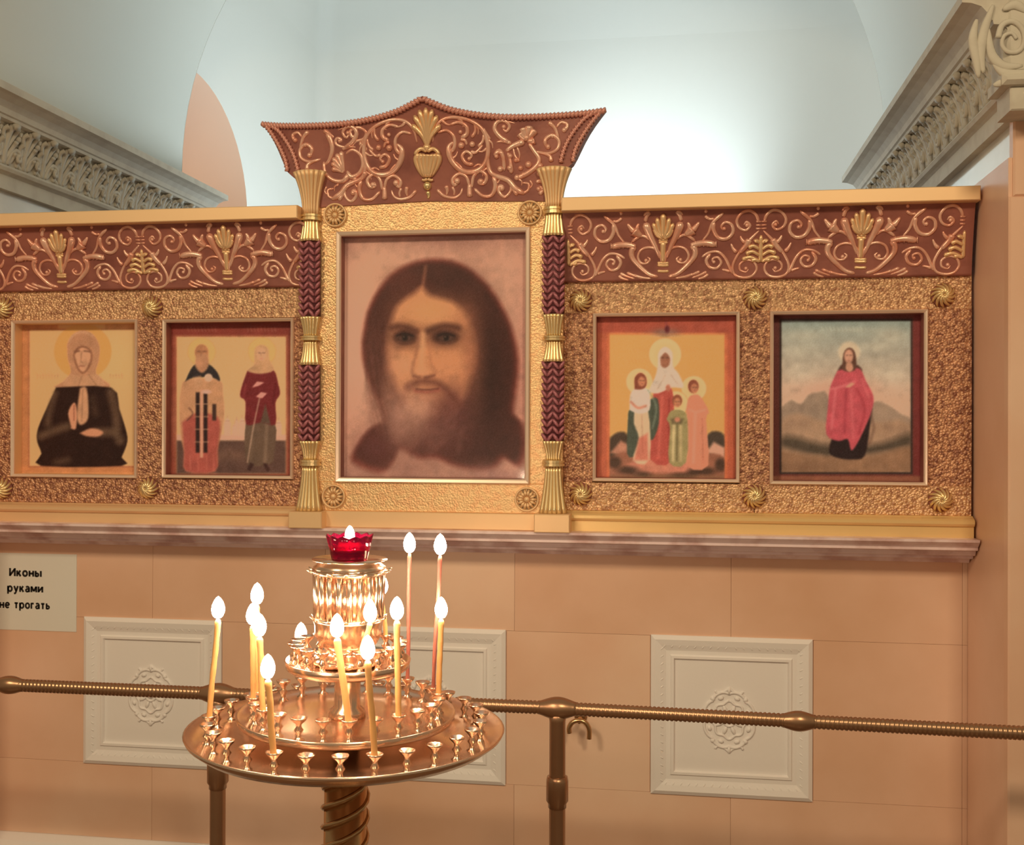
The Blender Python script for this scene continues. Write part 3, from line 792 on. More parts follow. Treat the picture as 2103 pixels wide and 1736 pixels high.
# pediment: traced on its right half, mirrored about the case axis
YPB, YPT = YC - .004, 2.60
def yped(py, px_=877):
    t = max(0, min(1, (413 - py) / 215.0)); s_ = min(1, abs(px_ - 877) / 367.0)
    return YPB - .055 * t ** 1.3 * (1 - s_ * s_) + .034 * s_ * s_ * t
def pedp(px_, py_, lift=0.0):
    p = P(px_, py_, yped(py_, px_) - lift); return p
axis = P(877, 413, YPB).x
def mirr(p): return Vector((2 * axis - p.x, p.y, p.z))
top_s = [(868, 197), (890, 207), (925, 220), (975, 230), (1030, 235), (1090, 235), (1150, 232), (1200, 228), (1244, 222)]
side_s = [(1122, 413), (1128, 390), (1140, 368), (1158, 350), (1176, 335), (1190, 308), (1205, 278), (1224, 248), (1244, 222)]
NS, NT = 24, 14
tops = spline(top_s, 8); sides = spline(side_s, 8)
def samp(a, t):
    i = t * (len(a) - 1); k = min(int(i), len(a) - 2); return a[k] + (a[k + 1] - a[k]) * (i - k)
def ptop_y(x):
    xs_ = [p[0] for p in tops]; return float(np.interp(x, xs_, [p[1] for p in tops]))
grid = []
for j in range(NT + 1):
    t = j / NT; R_ = samp(sides, t); row = []
    xl, yl = 877 + (868 - 877) * t, 413 + (197 - 413) * t
    for i in range(NS + 1):
        s = i / NS; x = xl + (R_[0] - xl) * s; y = yl + (R_[1] - yl) * s
        xt = 868 + (1244 - 868) * s; y += t ** 2 * (ptop_y(xt) - (197 + (222 - 197) * s))
        row.append(pedp(x, y, .0))
    grid.append(row)
full = [[mirr(p) for p in reversed(r[1:])] + r for r in grid]
b = MB(); nx = len(full[0]); ny = len(full)
fr = [p for r in full for p in r]
bk = [Vector((p.x, min(p.y + .035, YS + .06) if j > 0 else YS + .06, p.z)) for j, r in enumerate(full) for p in r]
fs = []
for j in range(ny - 1):
    for i in range(nx - 1):
        a = j * nx + i; fs.append((a, a + 1, a + nx + 1, a + nx)); o = nx * ny; fs.append((o + a, o + a + nx, o + a + nx + 1, o + a + 1))
per = [i for i in range(nx)] + [j * nx + nx - 1 for j in range(1, ny)] + [(ny - 1) * nx + i for i in range(nx - 2, -1, -1)] + [j * nx for j in range(ny - 2, 0, -1)]
for a, c in zip(per, per[1:] + per[:1]): fs.append((a, c, nx * ny + c, nx * ny + a))
b.add(fr + bk, fs, False)
ped = b.build('pediment', REDWOOD, cc)
def rope(pts, spacing, r, name, both=True, lift=.004):
    sp = spline(pts, 12); path = [pedp(p[0], p[1], lift) for p in sp]
    L = [0]
    for a, c in zip(path, path[1:]): L.append(L[-1] + (c - a).length)
    n = max(2, int(L[-1] / spacing))
    for mi in ((False, True) if both else (False,)):
        b = MB(); b.tube([mirr(p) if mi else p for p in path], r * .62, 6, (0, -1, 0))
        for k in range(n):
            d = L[-1] * (k + .5) / n; i = int(np.searchsorted(L, d)) - 1; i = max(0, min(len(path) - 2, i))
            f_ = (d - L[i]) / max(1e-6, L[i + 1] - L[i]); p = path[i].lerp(path[i + 1], f_); tg = (path[i + 1] - path[i]).normalized()
            ang = math.atan2(tg.z, tg.x)
            if mi: p = mirr(p); ang = PI - ang
            Rm = Matrix.Rotation(-(ang + math.radians(60 if not mi else 120)), 3, 'Y')
            b.ell(p, r * 1.15, r, r * .55, 6, 4, Rm)
        b.build(name, ROPE, ped)
rope([(p[0], p[1] + 5) for p in top_s], .0098, .0088, 'rope_trim')
rope([(1151, 334), (1158, 308), (1168, 286), (1184, 262), (1205, 240), (1232, 228)], .0098, .0072, 'rope_trim')
rope([(1176, 332), (1182, 306), (1199, 274), (1219, 246), (1238, 226)], .0098, .0072, 'rope_trim')
def z5(x, y): return 860 + x / 5.2575, 180 + y / 5.2575
def z4(x, y): return 500 + x / 5.2575, 180 + y / 5.2575
def pstroke(b, pts, w0, w1, mi, lift=.0, zf=None):
    sp = spline([(zf or z5)(*p) for p in pts], 4); n = len(sp)
    path = [pedp(p[0], p[1], lift) for p in sp]
    if mi: path = [mirr(p) for p in path]
    k = 2.68 / F / 5.2575 / 2 * 1.6
    b.tube(path, [max(.0012, (w0 + (w1 - w0) * i / (n - 1)) * k * min(1, .45 + i / (n - 1) * 9, .35 + (1 - i / (n - 1)) * 6)) for i in range(n)], 6, (0, -1, 0), .9)
def pball(b, x, y, r, mi, zf=None):
    px_, py_ = (zf or z5)(x, y); p = pedp(px_, py_)
    if mi: p = mirr(p)
    r = r * 2.62 / F / 5.2575; b.ell(p, r, r, r)
PED = [
 ('pediment_scroll', [([(150, 590), (175, 440), (260, 345), (400, 320), (560, 360), (680, 445), (738, 570), (748, 700), (715, 820), (635, 895), (520, 912), (420, 865), (345, 765), (322, 650), (370, 590)], 22, 50)], []),
 ('inner_scroll', [([(200, 490), (300, 462), (380, 530), (385, 640), (345, 705)], 20, 34), ([(330, 405), (430, 375), (515, 420), (520, 500), (455, 545)], 20, 40),
     ([(690, 620), (620, 700), (560, 690)], 16, 34), ([(590, 830), (510, 815), (468, 740), (515, 690), (572, 730), (545, 775)], 34, 20), ([(600, 380), (610, 470), (570, 540)], 14, 30), ([(700, 500), (690, 580), (640, 640)], 14, 30),
     ([(450, 560), (500, 570), (520, 620)], 30, 16)], [(460, 625, 38), (578, 612, 34), (450, 480, 24), (545, 770, 24)]),
 ('scroll_leaf', [([(250, 350), (300, 395), (380, 405)], 30, 8), ([(420, 322), (470, 370), (480, 430)], 30, 8), ([(590, 375), (640, 440), (640, 510)], 28, 8), ([(742, 650), (690, 690), (640, 690)], 26, 8), ([(690, 850), (640, 830), (590, 860)], 26, 8), ([(480, 905), (450, 850), (400, 800)], 26, 8), ([(350, 770), (400, 740), (420, 690)], 24, 8), ([(745, 560), (790, 600), (800, 660)], 22, 6), ([(755, 860), (700, 900), (690, 960)], 22, 6), ([(880, 970), (860, 1020), (820, 1040)], 20, 6), ([(1060, 985), (1110, 1010), (1110, 1060)], 20, 6)], []),
 ('side_stem', [([(738, 690), (752, 850), (800, 940), (960, 1000), (1040, 1090), (1145, 1150)], 30, 50), ([(970, 1010), (1015, 1090), (1065, 1165)], 18, 36), ([(690, 440), (730, 500), (775, 560)], 30, 16)], []),
 ('upper_scroll', [([(980, 595), (880, 535), (818, 445), (850, 368), (930, 360), (980, 415), (945, 475), (905, 440)], 40, 20), ([(840, 590), (910, 580), (1000, 600)], 10, 34), ([(920, 360), (980, 370), (1040, 385)], 20, 8)], [(918, 425, 26)]),
 ('flower_bud', [([(1165, 560), (1120, 530), (1088, 492)], 40, 66), ([(1165, 550), (1140, 490), (1124, 432)], 40, 62), ([(1170, 550), (1186, 480), (1196, 412)], 40, 66), ([(1172, 555), (1220, 505), (1256, 456)], 40, 62), ([(1172, 570), (1220, 580), (1252, 570)], 36, 62),
     ([(1140, 585), (1020, 630), (940, 690)], 54, 26)], [(1165, 545, 42)]),
 ('flower_stem', [([(1190, 600), (1240, 680), (1300, 770), (1270, 850), (1160, 935), (1040, 985)], 30, 44), ([(1020, 650), (1040, 740), (1090, 800)], 10, 26), ([(820, 745), (868, 682), (912, 760), (925, 900)], 40, 30), ([(960, 700), (990, 800), (1000, 930)], 20, 40), ([(1060, 640), (1090, 720), (1080, 780)], 16, 10)],
     [(985, 742, 32), (1052, 785, 28), (880, 880, 34), (1185, 832, 40), (1130, 942, 30), (985, 870, 34), (1062, 972, 36), (840, 745, 28), (1100, 870, 30), (1310, 850, 40), (1305, 930, 34)]),
 ('corner_scroll', [([(1260, 690), (1400, 712), (1500, 660), (1512, 570), (1440, 515), (1365, 565), (1380, 650)], 24, 34), ([(1400, 370), (1470, 440), (1512, 560)], 40, 20), ([(1490, 430), (1535, 375), (1605, 400), (1575, 470)], 18, 34), ([(1430, 805), (1415, 740), (1320, 700)], 40, 20)], [(1395, 640, 32), (1570, 460, 30), (1445, 525, 24)]),
 ('lower_scroll', [([(545, 1060), (515, 965), (435, 930), (365, 990), (385, 1055), (425, 1015)], 24, 30), ([(200, 1100), (270, 1170), (380, 1190), (450, 1150), (470, 1085)], 30, 16), ([(295, 1060), (310, 1110), (300, 1160)], 40, 14), ([(360, 1070), (385, 1120), (380, 1165)], 24, 14)], [(415, 1010, 38), (302, 1075, 22)]),
 ('lower_scroll', [([(575, 1080), (590, 965), (660, 900), (732, 955), (710, 1030), (655, 1030), (662, 985)], 24, 34), ([(600, 1090), (690, 1170), (790, 1160), (828, 1050), (800, 950)], 24, 40), ([(550, 1040), (548, 1110), (552, 1185)], 30, 46)], [(672, 1015, 34)]),
 ('lower_scroll', [([(985, 1010), (995, 1110), (930, 1182), (868, 1130), (878, 1065), (925, 1085)], 20, 34), ([(1120, 1030), (1185, 1040), (1180, 1110), (1120, 1140)], 16, 26), ([(1270, 1030), (1300, 1010), (1345, 1015)], 30, 40), ([(1300, 1155), (1345, 1100), (1300, 1065)], 40, 20), ([(1200, 1000), (1225, 1050), (1200, 1090)], 16, 10)], [(900, 1090, 32), (1295, 1095, 28)]),
]
for nm, sts, balls in PED:
    for mi in (False, True):
        if mi and nm in ('flower_bud', 'flower_stem'): continue
        b = MB()
        for pts, w0, w1 in sts:
            pstroke(b, pts, w0, w1, mi)
            if nm == 'scroll_leaf': b.build(nm, CARVE, ped); b = MB()
        for x, y, r in balls: pball(b, x, y, r, mi)
        if b.v: b.build(nm, CARVE, ped)
b = MB()   # the left half carries a shell inside a round scroll
for pts, w0, w1 in (([(870, 800), (885, 920), (970, 1000), (1080, 1010), (1135, 930)], 26, 44), ([(1105, 720), (1180, 672), (1268, 730), (1292, 840), (1250, 930), (1165, 965), (1120, 900)], 24, 44),
        ([(905, 480), (962, 640), (930, 780), (875, 840)], 50, 22), ([(870, 460), (930, 500), (985, 545)], 46, 20)): pstroke(b, pts, w0, w1, False, 0, z4)
b.build('shell_scroll', CARVE, ped)
b = MB()
for ex, ey in ((955, 880), (950, 815), (965, 760), (1005, 715), (1055, 690)): pstroke(b, [(1085, 915), ((1085 + ex) / 2, (915 + ey) / 2 - 6), (ex, ey)], 22, 44, False, .002, zf=z4)
b.build('shell', CARVE, ped)
b = MB()
for pts, w0, w1 in (([(1165, 645), (1065, 640), (1000, 605), (1010, 550), (1055, 560), (1050, 595)], 22, 34), ([(1165, 645), (1210, 585), (1300, 555), (1325, 480), (1245, 430), (1160, 465), (1175, 530), (1230, 520)], 26, 34), ([(1250, 600), (1305, 625), (1345, 690)], 44, 12)): pstroke(b, pts, w0, w1, False, 0, z4)
for x, y, r in ((1040, 578, 24), (1215, 515, 26), (1312, 930, 36), (1205, 990, 32), (1160, 1022, 26)): pball(b, x, y, r, False, z4)
b.build('shell_tendril', CARVE, ped)
b = MB()   # vase in the middle
for k in range(7):
    q = (k - 3) / 3
    pstroke(b, [(100 + q * 90, 720), (96 + q * 128, 770), (92 + q * 95, 870), (92 + q * 30, 970)], 46, 30, False, .006 * (1 - q * q) + .002)
for q in (-1, 1): pstroke(b, [(95, 985), (95 + q * 40, 1000), (95 + q * 60, 990)], 26, 16, False, .004)
b.build('vase', CARVEG, ped)
b = MB(); pball(b, 95, 1062, 52, False); pstroke(b, [(95, 1120), (110, 1170), (95, 1200)], 40, 14, False); b.build('pendant_ball', GOLDB, ped)
b = MB()
for ex, ey in ((-60, 400), (-40, 300), (10, 240), (75, 215), (140, 235), (190, 300), (220, 400)):
    pstroke(b, [(90, 640), (90 + (ex - 90) * .35, 640 + (ey - 640) * .5), (ex + (ex - 80) * .1, ey)], 22, 44, False, .003)
for q in (-1, 1): pstroke(b, [(90, 690), (90 + q * 60, 660), (90 + q * 110, 690), (90 + q * 130, 730)], 30, 30, False, .004)
pball(b, 90, 650, 50, False)
b.build('plume', CARVEG, ped)

# ------------------------------------------------------------------ painted icons
class Canvas:
    def __init__(s, x0, x1, z0, z1, Y, step):
        s.x0, s.x1, s.z0, s.z1, s.Y = x0, x1, z0, z1, Y
        a = proj(x0, Y, z0); c = proj(x1, Y, z1)
        s.nx = int(abs(c[0] - a[0]) / step) + 1; s.nz = int(abs(a[1] - c[1]) / step) + 1
        X, Z = np.meshgrid(np.linspace(x0, x1, s.nx), np.linspace(z0, z1, s.nz))
        s.X, s.Z = X, Z
        s.px, s.py = proj(X, np.full_like(X, Y), Z)
        s.C = np.zeros(X.shape + (3,))
        r = np.random.default_rng(3); s.rng = r
    def _mix(s, a, col):
        a = a[..., None]; s.C = s.C * (1 - a) + np.array(col, float) * a
    def fill(s, col): s.C[:] = col
    def ell(s, cx, cy, rx, ry, col, soft=1.2, al=1.0, rot=0.0):
        dx, dy = s.px - cx, s.py - cy; c, q = math.cos(rot), math.sin(rot)
        u, v = (dx * c + dy * q) / rx, (-dx * q + dy * c) / ry
        d = (np.sqrt(u * u + v * v) - 1) * min(rx, ry)
        s._mix(np.clip(.5 - d / (2 * soft), 0, 1) * al, col)
    def glow(s, cx, cy, rx, ry, col, al=1.0):
        d = ((s.px - cx) / rx) ** 2 + ((s.py - cy) / ry) ** 2; s._mix(np.exp(-d) * al, col)
    def sdist(s, pts):
        pts = [np.array(p, float) for p in pts]; d = np.full(s.px.shape, 1e9); ins = np.zeros(s.px.shape, bool)
        for a, c in zip(pts, pts[1:] + pts[:1]):
            e = c - a; L = max(e @ e, 1e-9); t = np.clip(((s.px - a[0]) * e[0] + (s.py - a[1]) * e[1]) / L, 0, 1)
            d = np.minimum(d, np.hypot(s.px - a[0] - t * e[0], s.py - a[1] - t * e[1]))
            cond = (a[1] > s.py) != (c[1] > s.py)
            with np.errstate(divide='ignore', invalid='ignore'):
                ins ^= cond & (s.px < (c[0] - a[0]) * (s.py - a[1]) / (c[1] - a[1]) + a[0])
        return np.where(ins, -d, d)
    def poly(s, pts, col, soft=1.0, al=1.0, smooth=True):
        if smooth and len(pts) > 4: pts = spline(list(pts) + [pts[0]], 3)[:-1]
        s._mix(np.clip(.5 - s.sdist(pts) / (2 * soft), 0, 1) * al, col)
    def rect(s, x0, y0, x1, y1, col, soft=.8, al=1.0):
        s.poly([(x0, y0), (x1, y0), (x1, y1), (x0, y1)], col, soft, al, False)
    def outside(s, x0, y0, x1, y1, col):
        d = np.maximum(np.maximum(x0 - s.px, s.px - x1), np.maximum(y0 - s.py, s.py - y1)); s._mix(np.clip(.5 + d / 1.6, 0, 1), col)
    def line(s, pts, w, col, soft=.8, al=1.0):
        if len(pts) > 2: pts = spline(pts, 4)
        d = np.full(s.px.shape, 1e9)
        for a, c in zip(pts, pts[1:]):
            a = np.array(a, float); c = np.array(c, float); e = c - a; L = max(e @ e, 1e-9); t = np.clip(((s.px - a[0]) * e[0] + (s.py - a[1]) * e[1]) / L, 0, 1)
            d = np.minimum(d, np.hypot(s.px - a[0] - t * e[0], s.py - a[1] - t * e[1]))
        s._mix(np.clip(.5 - (d - w / 2) / (2 * soft), 0, 1) * al, col)
    def build(s, name, parent, grain=3.0):
        C = s.C
        for ax in (0, 1): C = (np.roll(C, 1, ax) + 2 * C + np.roll(C, -1, ax)) / 4      # brush softness
        lo = s.rng.normal(0, 1, (s.nz // 7 + 2, s.nx // 7 + 2)); yy = np.linspace(0, lo.shape[0] - 1.01, s.nz); xx = np.linspace(0, lo.shape[1] - 1.01, s.nx)
        yi = yy.astype(int); xi = xx.astype(int); fy = (yy - yi)[:, None]; fx2 = (xx - xi)[None, :]
        tone = (lo[yi][:, xi] * (1 - fy) + lo[yi + 1][:, xi] * fy) * (1 - fx2) + (lo[yi][:, xi + 1] * (1 - fy) + lo[yi + 1][:, xi + 1] * fy) * fx2
        C = C * (1 + .035 * tone[..., None])
        C = C + s.rng.normal(0, grain, s.C.shape[:2])[..., None]
        a = np.maximum(lin(np.clip(C, 0, 255)) / LIGHT, 0.002); a = a * np.minimum(1.0, 0.9 / a.max(-1, keepdims=True))
        n = s.nx * s.nz; V = np.stack([s.X.ravel(), np.full(n, s.Y), s.Z.ravel()], 1)
        me = bpy.data.meshes.new(name)
        i = np.arange(s.nx - 1)[None, :] + (np.arange(s.nz - 1) * s.nx)[:, None]; i = i.ravel()
        Fc = np.stack([i, i + 1, i + 1 + s.nx, i + s.nx], 1)
        me.vertices.add(n); me.vertices.foreach_set('co', V.ravel())
        me.loops.add(Fc.size); me.loops.foreach_set('vertex_index', Fc.ravel().astype(np.int32))
        me.polygons.add(len(Fc)); me.polygons.foreach_set('loop_start', (np.arange(len(Fc)) * 4).astype(np.int32)); me.polygons.foreach_set('loop_total', np.full(len(Fc), 4, np.int32))
        me.update(calc_edges=True)
        at = me.attributes.new('paint', 'FLOAT_COLOR', 'POINT')
        at.data.foreach_set('color', np.concatenate([a.reshape(-1, 3), np.ones((n, 1))], 1).ravel())
        me.materials.append(PAINT)
        return link(name, me, parent)

def icon(i, label, Y, fw, recess, liner, painter, step=1.5, framem=GOLDP, glass=False):
    x0, x1, z0, z1 = ICONS[i]
    t = thing('framed_icon', label, 'icon')
    b = MB()
    b.rect_loft([(x0 - .001, x1 + .001, z0 - .001, z1 + .001, Y + .002), (x0, x1, z0, z1, Y - .007), (x0 + .002, x1 - .002, z0 + .002, z1 - .002, Y - .0095), (x0 + fw - .003, x1 - fw + .003, z0 + fw - .003, z1 - fw + .003, Y - .0075), (x0 + fw, x1 - fw, z0 + fw, z1 - fw, Y - .004), (x0 + fw, x1 - fw, z0 + fw, z1 - fw, Y + .001)])
    b.build('frame', framem, t)
    e = fw
    b = MB(); b.rect_loft([(x0 + e, x1 - e, z0 + e, z1 - e, Y + .001), (x0 + e + .001, x1 - e - .001, z0 + e + .001, z1 - e - .001, Y + recess)])
    b.build('recess_lining', liner, t)
    MB().box(x0 + .001, x1 - .001, Y + recess + .001, Y + recess + .008, z0 + .001, z1 - .001).build('panel', JOINT, t)
    cv = Canvas(x0 + e, x1 - e, z0 + e, z1 - e, Y + recess, step); painter(cv); cv.build('painting', t)
    if glass:
        MB().box(x0 + e, x1 - e, Y + .004, Y + .006, z0 + e, z1 - e).build('glass_pane', PANE, t)
    return t

def paint1(c):
    c.fill((178, 112, 64)); c.rect(42, 664, 282, 970, (168, 100, 56)); c.rect(120, 664, 215, 676, (205, 142, 80), 3)
    c.rect(58, 676, 279, 960, (150, 84, 50)); c.rect(61, 678, 277, 957, (206, 150, 90)); c.glow(240, 740, 60, 80, (206, 160, 96), .6)
    c.ell(170, 722, 59, 57, (190, 128, 64)); c.ell(170, 722, 57, 55, (214, 146, 74))
    for x in list(range(76, 124, 6)) + list(range(226, 256, 6)):
        c.line([(x, 767 + (x * 7 % 5)), (x + 1, 777)], 1.4, (160, 104, 62)); c.line([(x, 772), (x + 4, 771)], 1.2, (160, 104, 62), al=.7)
    c.poly([(137, 708), (148, 688), (170, 678), (192, 687), (205, 712), (203, 742), (198, 768), (226, 797), (115, 797), (128, 785), (145, 765), (139, 738)], (166, 108, 70))
    c.line([(142, 700), (152, 688), (170, 682), (190, 690)], 4, (182, 126, 84), 2)
    c.poly([(150, 730), (156, 716), (170, 710), (186, 718), (190, 736), (182, 758), (170, 768), (157, 756)], (128, 76, 48))
    c.poly([(153, 730), (160, 720), (170, 714), (183, 721), (186, 736), (179, 755), (170, 764), (160, 752)], (188, 126, 84), 1.6)
    c.line([(153, 723), (163, 721)], 3, (110, 66, 44), 1.2); c.line([(173, 721), (186, 723)], 3, (110, 66, 44), 1.2)
    c.line([(168, 722), (166, 742), (170, 744)], 2, (146, 92, 60), 1); c.line([(163, 752), (173, 752)], 2, (136, 74, 52), 1)
    c.poly([(146, 768), (170, 774), (198, 768), (214, 792), (170, 800), (128, 790)], (178, 122, 80), 2, .7); c.line([(168, 772), (160, 797)], 1.6, (140, 90, 58)); c.line([(182, 770), (200, 794)], 1.6, (140, 90, 58))
    c.poly([(115, 796), (228, 796), (245, 840), (258, 880), (262, 906), (254, 930), (250, 940), (250, 957), (84, 957), (85, 932), (76, 906), (78, 880), (95, 840)], (40, 20, 13))
    for a, w, al in (([(112, 808), (100, 850), (98, 870)], 14, .5), ([(228, 806), (238, 850), (240, 880)], 18, .55), ([(85, 895), (110, 885), (138, 876)], 16, .6), ([(200, 888), (235, 890), (246, 905)], 18, .6), ([(190, 820), (196, 850)], 14, .25), ([(115, 950), (140, 945)], 12, .4)):
        c.line(a, w, (112, 78, 50), 6, al)
    c.poly([(164, 798), (178, 798), (182, 850), (176, 868), (163, 872), (158, 850)], (182, 122, 80), 2); c.line([(170, 800), (168, 866)], 1.5, (140, 88, 58))
    c.poly([(146, 876), (140, 850), (147, 832), (154, 828), (158, 846), (156, 880), (146, 880)], (190, 120, 80), 1.5)
    c.line([(152, 832), (152, 864)], 2, (130, 66, 44)); c.poly([(164, 890), (185, 880), (205, 883), (212, 890), (200, 897), (178, 896)], (186, 116, 76), 2)
def paint2(c):
    c.fill((128, 58, 38)); c.rect(345, 660, 600, 690, (118, 46, 32)); c.rect(359, 688, 591, 980, (140, 70, 44)); c.rect(363, 692, 587, 973, (206, 150, 92)); c.glow(475, 860, 90, 60, (222, 166, 110), .6)
    for x in range(385, 442, 7): c.line([(x, 672), (x + 3, 681)], 1.6, (150, 84, 58), .8, .7)
    for x in range(508, 566, 7): c.line([(x, 672), (x + 2, 681)], 1.6, (150, 84, 58), .8, .7)
    c.rect(363, 893, 587, 905, (200, 140, 104)); c.rect(363, 905, 587, 973, (84, 54, 40), 2); c.glow(475, 935, 60, 14, (104, 68, 48), .8)
    for x, y, r in ((467, 868, 9), (482, 878, 7), (497, 868, 9), (572, 872, 8), (486, 866, 4)):
        c.ell(x, y, r * .6, r, (212, 158, 116)); c.rect(x - r * .8, y, x + r * .8, 895, (210, 152, 112)); c.line([(x, y - r - 6), (x, y - r)], 1.4, (150, 96, 66)); c.line([(x - r * .5, y - 3), (x + r * .5, y - 3)], 2, (160, 104, 76))
    for x, y in ((414, 723), (538, 722)):
        c.ell(x, y, 29, 29, (190, 132, 72)); c.ell(x, y, 27.5, 27.5, (212, 158, 88))
    c.poly([(368, 830), (372, 798), (384, 780), (450, 780), (458, 810), (461, 850), (455, 890), (447, 925), (442, 968), (382, 968), (378, 930), (370, 890)], (176, 116, 74))
    c.poly([(374, 868), (400, 850), (430, 850), (452, 866), (447, 925), (442, 968), (382, 968), (378, 930)], (152, 68, 50), 3)
    for x0 in (402, 418): c.rect(x0, 806, x0 + 8, 930, (44, 26, 20))
    for y in (830, 856, 882, 908): c.line([(400, y), (428, y)], 1.6, (170, 116, 80))
    c.rect(411, 800, 417, 940, (186, 122, 86)); c.rect(436, 830, 444, 864, (60, 36, 26)); c.line([(388, 838), (396, 850), (384, 864)], 2, (90, 50, 34))
    c.poly([(380, 784), (390, 762), (402, 748), (428, 748), (446, 764), (452, 783), (436, 776), (398, 776)], (44, 34, 28))
    c.ell(414, 724, 14.5, 17, (160, 98, 60)); c.poly([(403, 728), (426, 728), (428, 752), (415, 766), (401, 752)], (168, 108, 70), 2); c.line([(406, 722), (411, 722)], 2, (100, 58, 38)); c.line([(417, 722), (423, 722)], 2, (100, 58, 38)); c.line([(414, 722), (413, 731)], 1.5, (130, 78, 50))
    c.ell(428, 776, 8, 8, (226, 168, 124), 1.5); c.ell(424, 805, 9, 4, (210, 150, 116), 1.5); c.poly([(396, 775), (412, 772), (418, 785), (404, 800)], (180, 122, 80), 2, .7)
    for x in (390, 406, 424, 438): c.line([(x, 935), (x + 1, 965)], 2, (178, 92, 68), 1.2, .7)
    c.poly([(505, 866), (564, 866), (563, 930), (556, 952), (510, 955), (502, 905)], (92, 64, 44)); c.line([(548, 870), (544, 948)], 6, (132, 96, 68), 3, .6); c.line([(520, 880), (514, 945)], 5, (120, 88, 62), 3, .5)
    c.poly([(508, 761), (536, 764), (562, 760), (572, 790), (575, 810), (566, 828), (566, 872), (535, 868), (505, 872), (504, 826), (493, 815), (496, 795)], (100, 32, 28))
    c.poly([(535, 868), (545, 830), (556, 872)], (88, 60, 42), 1.5); c.line([(505, 790), (500, 815)], 4, (130, 50, 42), 2, .6); c.line([(566, 790), (560, 830)], 3, (78, 22, 20), 2, .7)
    c.poly([(522, 735), (524, 715), (537, 708), (551, 716), (553, 738), (563, 760), (536, 768), (508, 762), (521, 750)], (178, 122, 78)); c.ell(537, 728, 9.5, 13, (198, 138, 94), 1.4); c.line([(531, 725), (535, 725)], 1.8, (110, 66, 44)); c.line([(539, 725), (544, 725)], 1.8, (110, 66, 44)); c.line([(536, 726), (536, 733)], 1.3, (150, 96, 64)); c.line([(534, 737), (540, 737)], 1.3, (150, 80, 60))
    c.poly([(518, 796), (528, 784), (542, 786), (532, 792)], (222, 140, 112), 1); c.poly([(526, 815), (536, 806), (548, 808), (538, 818)], (222, 140, 112), 1); c.line([(533, 818), (520, 880), (508, 950)], 2, (170, 124, 92))
    c.poly([(507, 965), (514, 950), (522, 954), (514, 968)], (60, 34, 26)); c.poly([(540, 952), (548, 952), (555, 966), (548, 970)], (60, 34, 26))
